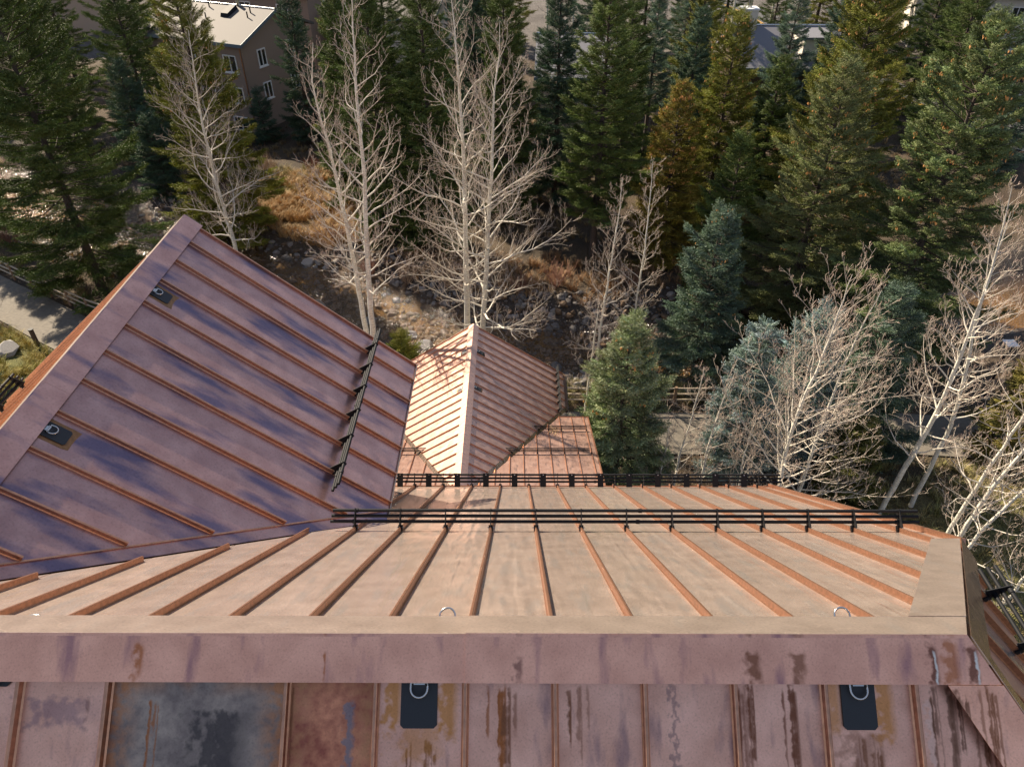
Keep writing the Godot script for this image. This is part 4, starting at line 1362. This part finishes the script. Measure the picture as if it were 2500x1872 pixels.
# A gabled house: corner at the right end of the near eave, e towards the left end, n away from the camera
func house(label: String, corner: Vector3, along: Vector2, length: float, depth: float, rise: float, wall: Material, roof: Material, trim: Material, wins: Array, side_wins: Array, over := 0.6) -> Node3D:
	var o := thing("house", label, "house", Vector3(corner.x, height(corner.x, corner.z), corner.z), "houses beyond the creek")
	var e := Vector3(along.x, 0, along.y).normalized()
	var n := Vector3(e.z, 0, -e.x)
	if n.z > 0: n = -n
	var f := corner - o.position
	var base := Vector3(0, -f.y - 0.6, 0)
	var P := func(a: float, d: float, y: float) -> Vector3: return f + e * a + n * d + Vector3(0, y, 0)
	var b := MB.new()
	var g := func(a: float) -> Array:
		return [P.call(a, over, -f.y - 0.8), P.call(a, over, -0.1 + over * rise / (depth / 2)), P.call(a, depth / 2, rise - 0.12), P.call(a, depth - over, -0.1 + over * rise / (depth / 2)), P.call(a, depth - over, -f.y - 0.8)]
	b.hull(g.call(over), g.call(length - over))
	put(o, "wall", b.mesh(), wall)
	b = MB.new()
	b.hull([P.call(0, 0, 0), P.call(0, depth / 2, rise), P.call(0, depth / 2, rise - 0.22), P.call(0, 0, -0.22)], [P.call(length, 0, 0), P.call(length, depth / 2, rise), P.call(length, depth / 2, rise - 0.22), P.call(length, 0, -0.22)])
	var r := put(o, "roof", b.mesh(), roof)
	b = MB.new()
	b.hull([P.call(0, depth, 0), P.call(0, depth / 2 + 0.004, rise), P.call(0, depth / 2 + 0.004, rise - 0.22), P.call(0, depth, -0.22)], [P.call(length, depth, 0), P.call(length, depth / 2 + 0.004, rise), P.call(length, depth / 2 + 0.004, rise - 0.22), P.call(length, depth, -0.22)])
	put(o, "roof", b.mesh(), roof)
	b = MB.new()
	b.rod(P.call(0.0, depth / 2, rise + 0.02), P.call(length, depth / 2, rise + 0.02), 0.09, 6)
	put(r, "ridge_cap", b.mesh(), M.steel if trim == M.blue_trim else trim)
	b = MB.new()
	b.hull([P.call(-0.03, -0.04, 0.02), P.call(-0.03, -0.04, -0.27), P.call(-0.03, -0.004, -0.27), P.call(-0.03, -0.004, 0.02)], [P.call(length + 0.03, -0.04, 0.02), P.call(length + 0.03, -0.04, -0.27), P.call(length + 0.03, -0.004, -0.27), P.call(length + 0.03, -0.004, 0.02)])
	put(r, "fascia", b.mesh(), trim)
	b = MB.new()
	b.hull([P.call(-0.04, 0, 0.02), P.call(-0.04, depth / 2, rise + 0.02), P.call(-0.04, depth / 2, rise - 0.27), P.call(-0.04, 0, -0.27)], [P.call(-0.004, 0, 0.02), P.call(-0.004, depth / 2, rise + 0.02), P.call(-0.004, depth / 2, rise - 0.27), P.call(-0.004, 0, -0.27)])
	put(r, "fascia", b.mesh(), trim)
	for w in wins:      # [along, below eave, width, height]
		window(o, Transform3D(Basis(-e, Vector3.UP, -n), P.call(w[0], over - 0.01, -w[1])), w[2], w[3], M.white_trim)
	for w in side_wins:
		window(o, Transform3D(Basis(n, Vector3.UP, -e), P.call(over - 0.01, w[0], -w[1])), w[2], w[3], M.white_trim)
	return o

func slope_on(o: Node3D, a: Vector3) -> Vector3:
	return a - o.position

func houses() -> void:
	var e := Vector2(-8.8, -4.05)
	var h := house("brown stucco house with a grey shingle roof behind the left aspen", Vector3(-24.1, -12.0, -66.7), e, 13.0, 10.5, 2.0, M.brown_stucco, M.shingle, M.blue_trim,
		[[2.2, 1.9, 1.5, 1.5], [5.6, 1.9, 1.5, 1.5], [8.8, 1.9, 1.5, 1.5], [2.2, 4.7, 1.6, 1.5], [5.6, 4.7, 1.6, 1.5], [8.8, 4.7, 1.5, 1.5], [2.4, 7.3, 1.8, 1.3], [6.5, 7.3, 1.8, 1.3]], [[3.0, 1.7, 1.1, 1.5], [3.0, 4.6, 1.1, 1.5], [7.0, 1.7, 1.1, 1.5], [7.0, 4.6, 1.1, 1.5]])
	var ev := Vector3(e.x, 0, e.y).normalized()
	var nv := Vector3(ev.z, 0, -ev.x)
	if nv.z > 0: nv = -nv
	var rs := func(a: float, d: float, y: float) -> Vector3: return Vector3(-24.1, -12.0, -66.7) - h.position + ev * a + nv * d + Vector3(0, d * 2.0 / 5.25 + y, 0)
	var b := MB.new()      # skylight hood and vents on its near slope
	b.hull([rs.call(5.0, 3.4, 0.0), rs.call(4.1, 3.4, 0.0), rs.call(4.0, 4.8, 0.0), rs.call(4.9, 4.8, 0.0)], [rs.call(4.95, 3.5, 0.3), rs.call(4.15, 3.5, 0.3), rs.call(4.1, 4.7, 0.35), rs.call(4.85, 4.7, 0.35)])
	put(h, "roof_hood", b.mesh(), M.black_metal)
	for q in [[2.2, 4.4], [2.0, 3.7], [7.3, 4.6], [6.4, 3.0]]:
		b = MB.new()
		b.rod(rs.call(q[0], q[1], -0.1), rs.call(q[0], q[1], 0.5), 0.06, 6)
		put(h, "vent_pipe", b.mesh(), M.black_metal)
	b = MB.new()
	b.rod(rs.call(4.3, 5.25, 0.0), rs.call(4.3, 5.25, 0.7), 0.16, 8)
	put(h, "flue", b.mesh(), M.steel)
	b = MB.new()
	b.rod(rs.call(0.75, 0.52, -0.5), rs.call(0.75, 0.52, -7.5), 0.05, 6)
	put(h, "downpipe", b.mesh(), M.seam_copper)
	house("second brown house with a broad grey roof behind the first one", Vector3(-22.0, -11.0, -84.0), Vector2(-8.8, -3.6), 19.0, 14.0, 3.6, M.brown_stucco, M.shingle, M.blue_trim, [[4.0, 1.9, 1.5, 1.5], [9.0, 1.9, 1.5, 1.5]], [[4.0, 1.8, 1.2, 1.5], [9.0, 1.8, 1.2, 1.5]])
	house("cream house with blue fascia behind the narrow dark spruce", Vector3(-8.5, -13.0, -82.0), Vector2(-9.0, -2.0), 12.0, 10.0, 2.2, M.pale_stucco, M.shingle, M.blue_trim, [[3.0, 1.9, 1.4, 1.4], [7.0, 1.9, 1.4, 1.4]], [[3.5, 1.8, 1.2, 1.4]])
	house("grey shingled cottage with pale gable corner behind the bare aspen crown", Vector3(9.6, -14.6, -65.7), Vector2(-12.0, -0.6), 7.8, 12.0, 2.4, M.stucco, M.grey_shingle, M.blue_trim, [[5.6, 1.8, 1.3, 1.5], [2.6, 1.8, 1.3, 1.5]], [[4.0, 1.6, 1.2, 1.4]])
	var h3 := house("dark timber house with a grey roof and a tall pale chimney", Vector3(33.0, -15.3, -71.5), Vector2(-11.0, -0.4), 11.5, 11.0, 2.7, M.dark_wood, M.grey_shingle, M.blue_trim, [[7.2, 1.9, 1.7, 1.5], [4.0, 1.9, 1.7, 1.5], [7.2, 4.4, 1.7, 1.5]], [[4.0, 1.8, 1.2, 1.4]])
	var cx := Vector3(23.2, -12.9, -77.3) - h3.position
	b = MB.new()
	b.box(cx + Vector3(-0.75, -1.4, -0.7), cx + Vector3(0.75, 1.75, 0.7))
	var ch := put(h3, "chimney", b.mesh(), M.pale_stucco)
	b = MB.new()
	b.box(cx + Vector3(-0.82, 1.752, -0.77), cx + Vector3(0.82, 1.9, 0.77))
	put(ch, "chimney_cap", b.mesh(), M.white_trim)
	b = MB.new()
	b.rod(cx + Vector3(0.0, 1.9, 0), cx + Vector3(0, 2.6, 0), 0.22, 10)
	put(ch, "flue", b.mesh(), M.steel)
	var dm := Vector3(29.0, -14.2, -74.0) - h3.position
	b = MB.new()
	b.hull([dm + Vector3(-1.4, -0.6, 1.4), dm + Vector3(1.4, -0.6, 1.4), dm + Vector3(1.4, 1.3, 1.4), dm + Vector3(-1.4, 1.3, 1.4)], [dm + Vector3(-1.4, -0.2, -2.4), dm + Vector3(1.4, -0.2, -2.4), dm + Vector3(1.4, 1.3, -2.4), dm + Vector3(-1.4, 1.3, -2.4)])
	var d := put(h3, "dormer", b.mesh(), M.pale_stucco)
	b = MB.new()
	b.box(dm + Vector3(-1.6, 1.303, -2.6), dm + Vector3(1.6, 1.5, 1.7))
	put(d, "dormer_roof", b.mesh(), M.grey_shingle)
	house("pale house seen in gaps between the spruces beside the road", Vector3(66.0, -13.5, -96.0), Vector2(-12.0, -3.0), 16.0, 12.0, 2.6, M.pale_stucco, M.grey_shingle, M.white_trim, [[4.0, 1.9, 1.4, 1.4], [9.0, 1.9, 1.4, 1.4]], [[4.0, 1.9, 1.2, 1.4]])
	house("grey roofed house just showing in the top left corner", Vector3(-60.0, -12.5, -104.0), Vector2(-12.0, -3.0), 18.0, 12.0, 2.8, M.stucco, M.shingle, M.blue_trim, [[4.0, 1.9, 1.4, 1.4]], [[4.0, 1.9, 1.2, 1.4]])


func forest() -> void:
	var G := Color(0.185, 0.190, 0.036)      # yellow green
	var D := Color(0.095, 0.130, 0.036)      # dark green
	var B := Color(0.13, 0.185, 0.135)      # blue spruce
	var K := Color(0.075, 0.120, 0.078)      # dark bluish
	var W := Color(0.24, 0.31, 0.30)      # pale blue
	var list := [
		["tall dark spruce filling the upper left, standing between river and path", -26.3, -38.4, 19.7, 4.9, D, 0],
		["green spruce beyond the river in the upper left", -31.9, -62.3, 16.0, 4.0, D, 0],
		["dark spruce at the far left top beyond the river", -44.9, -71.4, 15.0, 4.4, D, 0],
		["yellow green spruce rising right behind the left aspen", -20.4, -46.8, 17.6, 4.1, G, 60],
		["narrow bluish spruce at the brown house's gable end", -18.6, -64.6, 14.0, 2.1, K, 0],
		["small dark blue spruce below the brown house's gable windows", -23.0, -65.2, 4.6, 1.9, K, 0],
		["dark spruce behind the two tall pale trunks left of centre", -8.6, -44.8, 18.3, 3.1, D, 0],
		["dark spruce left of the paired white trunks in the centre", -5.2, -43.4, 17.5, 2.7, D, 0],
		["green spruce farther back between the two aspen pairs", -13.5, -60.0, 16.0, 3.0, G, 0],
		["dark spruce behind the centre aspen crown", -0.6, -48.6, 16.9, 2.7, D, 0],
		["dim spruce left of the biggest centre spruce beside the grey cottage", 3.2, -52.0, 17.0, 2.6, K, 0],
		["largest full green spruce right of the white aspens", 5.4, -42.3, 18.0, 3.3, Color(0.125, 0.165, 0.045), 0],
		["thin blue spruce with a bare lower trunk behind the full green one", 11.4, -61.0, 13.3, 1.9, B, 0],
		["spruce with rusty cone covered top right of centre", 13.7, -46.2, 14.4, 3.4, G, 150],
		["green spruce standing behind the rusty topped one", 15.2, -62.1, 15.0, 2.9, G, 0],
		["slender spruce thick with orange cones above the thin young aspens", 9.9, -42.0, 11.4, 2.5, Color(0.22, 0.18, 0.035), 330],
		["bluish spruce in front of the grey roof with the pale chimney", 24.7, -68.0, 12.6, 2.8, B, 0],
		["dark blue spruce right of the pale chimney", 29.5, -69.0, 13.6, 3.0, K, 0],
		["broad green spruce with brownish cones at the top right of centre", 20.4, -43.3, 17.4, 5.0, G, 260],
		["grey green spruce hung with tan cones in front of the broad one", 15.9, -34.0, 14.6, 4.4, Color(0.19, 0.21, 0.09), 170],
		["big bluish spruce with hanging cones along the right side", 19.7, -29.8, 17.3, 4.7, Color(0.15, 0.19, 0.075), 210],
		["mid sized grey blue spruce right of the thin young aspens", 9.8, -29.4, 9.3, 2.4, B, 30],
		["small spruce with cones at its top beside the low roof's corner", 4.4, -19.9, 9.4, 2.35, Color(0.25, 0.30, 0.17), 45],
		["pale blue spruce behind the shrubs right of the small cone spruce", 9.9, -21.6, 8.0, 1.6, W, 0],
		["pale blue spruce hidden behind the spreading bare aspen", 12.5, -22.4, 8.2, 1.9, W, 10],
		["green spruce behind the right half of the spreading bare aspen", 15.6, -23.2, 8.6, 2.3, B, 0],
		["low spruce at the foot of the right hand trunks", 14.2, -20.0, 4.2, 1.5, Color(0.13, 0.13, 0.04), 0],
		["dark spruce by the road behind the big cone spruce", 38.7, -65.6, 15.6, 4.2, D, 0],
		["spruce with cones in the top right corner", 40.0, -58.0, 16.0, 3.2, B, 120],
		["low bluish spruce bush by the green grass at the left edge", -26.6, -25.6, 3.2, 1.7, K, 0],
		["small spruce at the left frame edge beside the glittering river", -37.5, -45.5, 10.5, 2.6, D, 0],
		["young spruce at the water's edge behind the purple gable's corner", -5.6, -28.4, 3.0, 1.0, G, 0],
		["young yellow green spruce at the right frame edge", 22.5, -22.5, 6.5, 1.7, Color(0.17, 0.15, 0.04), 0],
		["tall spruce standing between river and far bank at upper left", -36.0, -72.0, 17.0, 3.6, D, 0],
		["dark spruce before the grey cottage's middle", 8.6, -55.5, 14.5, 2.6, D, 0],
		["dark spruce before the grey cottage's right end", 13.4, -55.0, 13.0, 2.5, K, 0],
		["dark spruce between the left aspen and the leaning pair, far back", -12.0, -52.0, 15.5, 2.7, D, 0],
		["dark spruce filling the gap behind the white pair", -2.8, -54.0, 16.5, 2.7, K, 0],
		["dark spruce by the river under the top left spruces", -38.5, -60.0, 13.5, 3.0, D, 0],
		["low dark spruce among the bushes by the river bend", -28.0, -54.0, 6.0, 1.9, K, 0],
		["green spruce below the chimney house's timber wall", 27.0, -61.0, 9.5, 2.5, D, 0],
		["dark spruce in the shade right of the rusty topped one", 18.2, -50.0, 11.0, 2.4, D, 0],
		["dark spruce behind the mid sized grey blue one", 12.3, -36.5, 10.5, 2.4, D, 0],
		["spruce behind the river bend left of the brown house", -31.0, -58.0, 9.0, 2.6, K, 0],
	]
	var sd := 1000
	for t in list:
		sd += 17
		var far: bool = t[2] < -55.0
		var bare := 0.07
		if t[3] == 18.0: bare = 0.2
		if t[0].begins_with("thin blue"): bare = 0.34
		spruce(t[0], t[1], t[2], t[3], t[4], t[5], sd, t[6], bare, 0.85 if far else (1.25 if t[3] < 10.0 else 1.05))
	var backs := [[-68, -92, 19, D], [-52, -88, 17, D], [-44, -96, 18, G], [-12.5, -74, 16, D], [-9, -92, 18, D], [-3, -70, 17, D], [-5, -84, 18, K], [8.5, -82, 17, K], [18, -80, 16, B], [16, -96, 17, D], [34, -78, 15, K], [44, -92, 17, D], [47, -82, 15, D], [54, -98, 18, D], [62, -84, 17, K], [70, -78, 18, D], [40, -74, 16, D], [-78, -104, 19, D], [-18, -98, 16, D], [-27, -93, 19, D], [-13, -106, 18, D], [-1, -102, 17, G], [12, -104, 16, D], [22, -100, 15, D], [29, -108, 16, D], [40, -104, 17, G], [49, -104, 17, D], [-36, -106, 18, D], [-61, -80, 17, D], [28, -84, 13, D], [-8, -66, 15.5, D], [60, -108, 18, D], [76, -94, 19, D]]
	var where := ["at the top left frame edge", "left of the brown houses in the far background", "behind the top left spruces", "just right of the cream house", "behind the cream house", "far behind the leaning aspen pair", "behind the centre aspen crowns at the top edge", "behind the grey cottage", "at the top edge right of the full green spruce", "right of the pale open ground at the top edge", "right behind the pale chimney house", "beyond the broad cone spruce at the top", "by the road behind the golden bush", "at the top edge before the pale house", "beyond the parked car", "at the top right frame edge beyond the road", "between the chimney house and the road", "farthest left behind the river", "behind the second brown house", "over the second brown house's roof", "at the top edge left of the centre", "at the top edge behind the white pair's crown", "left of the far road at the top edge", "behind the pale chimney at the top edge", "right of the far road sign", "at the top edge behind the golden bush", "beyond the golden bush beside the pale house", "in the far background left of the brown houses", "at the left frame edge beyond the river", "between chimney and dark blue spruce", "in the gap right of the leaning pair", "behind the pale house at the top edge", "in the top right corner beyond the road"]
	for k in backs.size():
		var t: Array = backs[k]
		spruce("distant dark spruce " + where[k], t[0], t[1], t[2], t[2] * 0.2, t[3], 3000 + k * 13, 0, 0.06, 0.7)

	var S1 := {"rise": 0.38, "wild": 0.33, "thin": 0.005, "gap": [0, 0.32, 0.28, 0.26], "share": 0.44, "depth": 4, "low": 0.02}
	var S2 := {"rise": 0.3, "wild": 0.3, "thin": 0.005, "gap": [0, 0.24, 0.24, 0.26], "share": 0.45, "depth": 4, "low": 0.5}
	var sp := func(base: Vector3, pts: Array) -> Array:
		var y := height(base.x, base.z)
		var r := [Vector3(0, -0.4, 0)]
		for q in pts:
			r.append(Vector3(q[0] - base.x, q[1] - y, q[2] if q.size() > 2 else 0.0))
		return r
	var b := Vector3(-18.0, 0, -40.1)
	aspen("bare aspen with a broad crown behind the purple gable's tip", b, sp.call(b, [[-17.8, -18], [-17.9, -15.2], [-17.9, -12.5], [-17.8, -9.6], [-17.5, -7.1], [-17.3, -5.3]]), 0.145, 0.2, 5.2, 48, 11, S1)
	b = Vector3(-6.3, 0, -25.0)
	aspen("taller of the two leaning pale trunks left of centre", b, sp.call(b, [[-6.17, -14.75], [-6.0, -11.9], [-5.84, -9.4], [-5.63, -7.4], [-5.6, -5.7], [-5.46, -3.55], [-5.25, -0.7]]), 0.16, 0.38, 3.2, 48, 12, S1)
	b = Vector3(-6.7, 0, -25.8)
	aspen("shorter of the two leaning pale trunks left of centre", b, sp.call(b, [[-6.66, -14.7], [-6.75, -11.7], [-6.87, -8.73], [-7.0, -6.85], [-7.2, -5.2], [-7.24, -4.06], [-7.0, -2.84]]), 0.15, 0.42, 3.0, 42, 13, S1)
	b = Vector3(-2.5, 0, -32.0)
	aspen("left trunk of the tall white pair beyond the lower gable", b, sp.call(b, [[-2.5, -18.7], [-2.4, -14.7], [-2.3, -11.9], [-2.3, -9.1], [-2.35, -6.3], [-2.4, -4.2], [-2.55, -2.0]]), 0.19, 0.24, 4.6, 54, 14, S1)
	b = Vector3(-1.7, 0, -32.0)
	aspen("right trunk of the tall white pair with long arms to the right", b, sp.call(b, [[-1.6, -18.7], [-1.3, -14.7], [-1.1, -11.6], [-0.9, -9.1], [-0.8, -6.7], [-0.5, -4.7], [-0.5, -3.4]]), 0.17, 0.12, 5.4, 58, 19, S1)
	b = Vector3(4.5, 0, -29.4)
	aspen("left one of the thin young aspens above the wooden fence", b, sp.call(b, [[4.6, -17], [4.8, -14], [5.0, -11], [5.0, -9.3]]), 0.07, 0.2, 2.2, 40, 16, S2)
	b = Vector3(6.6, 0, -31.1)
	aspen("right one of the thin young aspens below the orange cone spruce", b, sp.call(b, [[6.6, -17], [6.7, -14], [6.7, -11], [6.6, -9.1]]), 0.07, 0.2, 2.3, 40, 17, S2)
	b = Vector3(3.4, 0, -24.0)
	aspen("thin pale sapling in front of the path right of the lower gable", b, sp.call(b, [[3.5, -17], [3.6, -14.5], [3.7, -12.5]]), 0.06, 0.35, 1.2, 18, 27, S2)
	b = Vector3(10.7, 0, -18.1)
	aspen("spreading bare aspen with orange tinted limbs at the eave's right end", b, sp.call(b, [[10.6, -17.6], [10.4, -15.1], [10.5, -12.7], [10.7, -10.9], [10.8, -7.9]]), 0.095, 0.12, 5.0, 54, 18, {"rise": 0.5, "wild": 0.2, "thin": 0.005, "gap": [0, 0.36, 0.36, 0.34], "share": 0.42, "depth": 4, "low": 0.75})
	b = Vector3(11.7, 0, -18.6)
	aspen("pale thin aspen leaning right behind the spreading one", b, sp.call(b, [[11.7, -18.1], [11.7, -14.2], [11.9, -10.5], [12.2, -8.8]]), 0.075, 0.12, 3.8, 42, 21, S1)
	b = Vector3(6.9, 0, -19.6)
	aspen("small bare aspen beside the cone spruce above the eave rail", b, sp.call(b, [[6.9, -17], [7.1, -15], [7.2, -12.6]]), 0.05, 0.15, 1.5, 30, 22, S2)
	b = Vector3(7.9, 0, -19.4)
	aspen("small bare aspen in front of the pale blue spruce", b, sp.call(b, [[7.9, -17], [8.0, -15], [8.3, -12.7]]), 0.05, 0.15, 1.5, 30, 23, S2)
	b = Vector3(6.0, 0, -18.9)
	aspen("low twiggy aspen sapling right behind the eave rail's middle", b, sp.call(b, [[6.0, -18], [6.1, -16], [6.0, -14.4]]), 0.04, 0.1, 1.4, 26, 24, S2)
	b = Vector3(9.2, 0, -18.6)
	aspen("low twiggy aspen left of the spreading one at the eave rail", b, sp.call(b, [[9.2, -18], [9.1, -16], [9.2, -14.2]]), 0.045, 0.1, 1.6, 28, 25, S2)
	b = Vector3(15.5, 0, -18.9)
	aspen("tall pale aspen with a forked trunk near the right edge", b, sp.call(b, [[15.6, -18.5], [15.9, -15.6], [16.0, -12.9], [15.7, -8.5], [15.2, -5.4]]), 0.115, 0.25, 3.0, 42, 31, S1)
	b = Vector3(17.2, 0, -19.6)
	aspen("second tall pale aspen just behind the forked one", b, sp.call(b, [[17.3, -17.1], [17.2, -14.5], [16.3, -9.7], [16.0, -6.5]]), 0.10, 0.35, 2.6, 36, 32, S1)
	b = Vector3(16.3, 0, -16.2)
	aspen("left trunk of the leaning clump at the hip's right", b, sp.call(b, [[16.4, -18.6], [16.6, -15.4], [16.9, -12.1], [17.1, -7.5]]), 0.085, 0.3, 2.6, 32, 33, S1)
	b = Vector3(16.5, 0, -15.7)
	aspen("middle trunk of the leaning clump at the hip's right", b, sp.call(b, [[16.5, -18.1], [16.7, -15.2], [17.1, -13], [17.6, -8.5]]), 0.09, 0.3, 2.6, 32, 34, S1)
	b = Vector3(16.4, 0, -15.0)
	aspen("right trunk of the leaning clump, nearest the frame's edge", b, sp.call(b, [[16.4, -17.3], [16.9, -15.1], [17.6, -13.0], [18.4, -9.5]]), 0.07, 0.2, 2.6, 32, 35, S1)
	b = Vector3(18.6, 0, -14.6)
	aspen("tangled bare sapling in the grass right of the leaning clump", b, sp.call(b, [[18.7, -18.5], [18.9, -16.5], [19.0, -14.5]]), 0.06, 0.1, 2.2, 30, 36, S2)
	b = Vector3(-30.8, 0, -31.0)
	aspen("bare sapling reaching over the path at the left frame edge", b, sp.call(b, [[-30.6, -18.5], [-30.3, -16.5], [-30.0, -14.5]]), 0.06, 0.1, 1.8, 22, 37, S2)
	var far := [[3.6, -88, "leftmost pale trunk on the open ground at the top edge"], [5.4, -91, "middle pale trunk on the open ground at the top edge"], [6.6, -89, "right pale trunk on the open ground at the top edge"], [21.5, -88, "distant pale trunk left of the chimney"], [25.0, -90, "distant pale trunk right behind the chimney"], [28.5, -87, "distant pale trunk right of the chimney"], [31.5, -92, "farthest pale trunk right of the chimney"]]
	for k in far.size():
		b = Vector3(far[k][0], 0, far[k][1])
		aspen(far[k][2], b, sp.call(b, [[far[k][0] + 0.1, -15], [far[k][0], -10], [far[k][0] + 0.2, -5]]), 0.16, 0.35, 2.2, 18, 50 + k, {"rise": 0.3, "wild": 0.24, "thin": 0.012, "gap": [0, 0.5, 0.5], "share": 0.42, "depth": 2, "low": 0.4})

	# shrubs
	var red := shrub("willow_shrub", 70, 1.5, 46, 0.75, Color(0.22, 0.11, 0.075))
	var tan := shrub("willow_shrub", 71, 1.9, 50, 0.7, Color(0.33, 0.24, 0.17))
	red.position = Vector3(-12.5, height(-12.5, -44.8), -44.8)
	tan.position = Vector3(-20.5, height(-20.5, -56.5), -56.5)
	red.set_meta("label", "leafless russet shrub on the banks of the creek"); red.set_meta("group", "russet willow shrubs")
	tan.set_meta("label", "leafless tan willow shrub on the far banks"); tan.set_meta("group", "tan willow shrubs")
	var pos := [[-14.5, -55.5], [-11.0, -52.0], [-10.4, -47.5], [-20.8, -51.5], [-22.0, -47.6], [-17.0, -57.5], [-9.6, -41.2], [-4.0, -38.8], [0.5, -38.0], [2.8, -38.6], [-7.0, -40.0], [7.5, -38.2], [16.0, -53.0], [19.0, -55.0], [22.0, -54.0], [18.0, -60.0], [24.0, -57.5], [20.5, -50.5], [-33.5, -33.8], [-31.0, -34.0], [-35.0, -44.0], [-33.0, -46.0], [28.0, -30.0], [26.0, -33.0], [29.0, -26.0], [21.0, -12.0], [23.0, -14.5], [19.5, -10.5], [22.5, -17.0], [25.0, -11.0], [-24.5, -50.5], [-26.0, -54.0], [11.5, -36.5], [14.0, -38.0]]
	for k in pos.size():
		var p := Vector3(pos[k][0], height(pos[k][0], pos[k][1]), pos[k][1])
		var src := red if k % 3 != 1 else tan
		var spot := "on the banks of the creek"
		if pos[k][1] < -45.0 and pos[k][0] < 0.0: spot = "beside the golden grass on the far bank"
		elif pos[k][1] < -48.0: spot = "on the shaded open ground before the timber house"
		elif pos[k][0] < -24.0: spot = "along the left creekside path"
		elif pos[k][1] > -24.0: spot = "in the straw coloured meadow at the right edge"
		elif pos[k][0] > 20.0: spot = "near the slim lamp post"
		dup(src, ("leafless russet shrub " if src == red else "leafless tan willow shrub ") + spot, src.get_meta("group"), p, rng.randf() * TAU, rng.randf_range(0.7, 1.15))
	var gold := shrub("golden_bush", 72, 3.2, 60, 0.8, Color(0.55, 0.26, 0.03))
	gold.position = Vector3(46.5, height(46.5, -79.0), -79.0)
	gold.set_meta("label", "tall orange leaved bush glowing between the dark spruces by the road")
	var leaf := MB.new()
	for k in 900:
		var p := Vector3(rng.randfn(0, 1.1), rng.randf_range(0.6, 4.2), rng.randfn(0, 1.1))
		var q := Vector3(rng.randf_range(-1, 1), rng.randf_range(-1, 1), rng.randf_range(-1, 1)).normalized() * 0.09
		var r := q.cross(Vector3(rng.randf_range(-1, 1), 1, rng.randf_range(-1, 1))).normalized() * 0.07
		leaf.col = Color(0.55, 0.24, 0.02).lerp(Color(0.6, 0.4, 0.05), rng.randf())
		leaf.face([p - q, p + r, p + q, p - r], Vector3.UP)
	put(gold, "leaves", leaf.mesh(), M.grass_blade)


func _ready() -> void:
	rng.seed = 7
	# camera
	var cam := Camera3D.new()
	cam.name = "camera"
	cam.keep_aspect = Camera3D.KEEP_HEIGHT
	cam.fov = 55.5
	cam.near = 0.05
	cam.far = 4000.0
	add_child(cam)
	var yaw := 0.008
	var th := 0.654
	var roll := -0.0043
	var fw := Vector3(-sin(yaw) * cos(th), -sin(th), -cos(yaw) * cos(th))
	var rt := Vector3(cos(yaw), 0, -sin(yaw))
	var up := rt.cross(fw)
	cam.transform = Transform3D(Basis(rt * cos(roll) + up * sin(roll), up * cos(roll) - rt * sin(roll), -fw), Vector3(0.2605, 3.3111, 2.1813))
	cam.current = true
	# sky
	var sky := ProceduralSkyMaterial.new()
	sky.sky_top_color = Color(0.43, 0.48, 0.58)
	sky.sky_horizon_color = Color(0.80, 0.83, 0.88)
	sky.sky_curve = 0.14
	sky.ground_bottom_color = Color(0.16, 0.15, 0.12)
	sky.ground_horizon_color = Color(0.4, 0.42, 0.42)
	sky.sun_angle_max = 28.0
	sky.sun_curve = 0.12
	sky.sky_energy_multiplier = 0.85
	var env := Environment.new()
	env.background_mode = Environment.BG_SKY
	env.sky = Sky.new()
	env.sky.sky_material = sky
	env.tonemap_mode = Environment.TONE_MAPPER_LINEAR
	env.tonemap_exposure = 2.6
	env.sdfgi_enabled = true
	env.ssao_enabled = true
	env.ssil_enabled = true
	var we := WorldEnvironment.new()
	we.name = "environment"
	we.environment = env
	add_child(we)
	# sun: ahead and to the left
	var sun := DirectionalLight3D.new()
	sun.name = "sun"
	sun.light_energy = 1.6
	sun.light_color = Color(1.0, 0.93, 0.83)
	sun.light_angular_distance = 0.5
	sun.shadow_enabled = true
	add_child(sun)
	var az := deg_to_rad(42.0)
	var el := deg_to_rad(36.0)
	sun.look_at_from_position(Vector3.ZERO, -Vector3(-sin(az) * cos(el), sin(el), -cos(az) * cos(el)), Vector3.UP)

	materials()
	terrain()
	lodge()
	houses()
	make_sprays()
	forest()
	rocks()
	grass()
	fence("split rail fence with brown posts along the left creekside path", [Vector2(-46.0, -49.5), Vector2(-34.0, -40.3), Vector2(-25.4, -35.0), Vector2(-16.5, -30.4)], 1.9)
	fence("split rail fence along the path beside the lower gable's eave", [Vector2(-6.0, -26.9), Vector2(3.9, -26.4), Vector2(12.5, -26.4)], 2.4)
	lamp()
	car()
	sign_post()
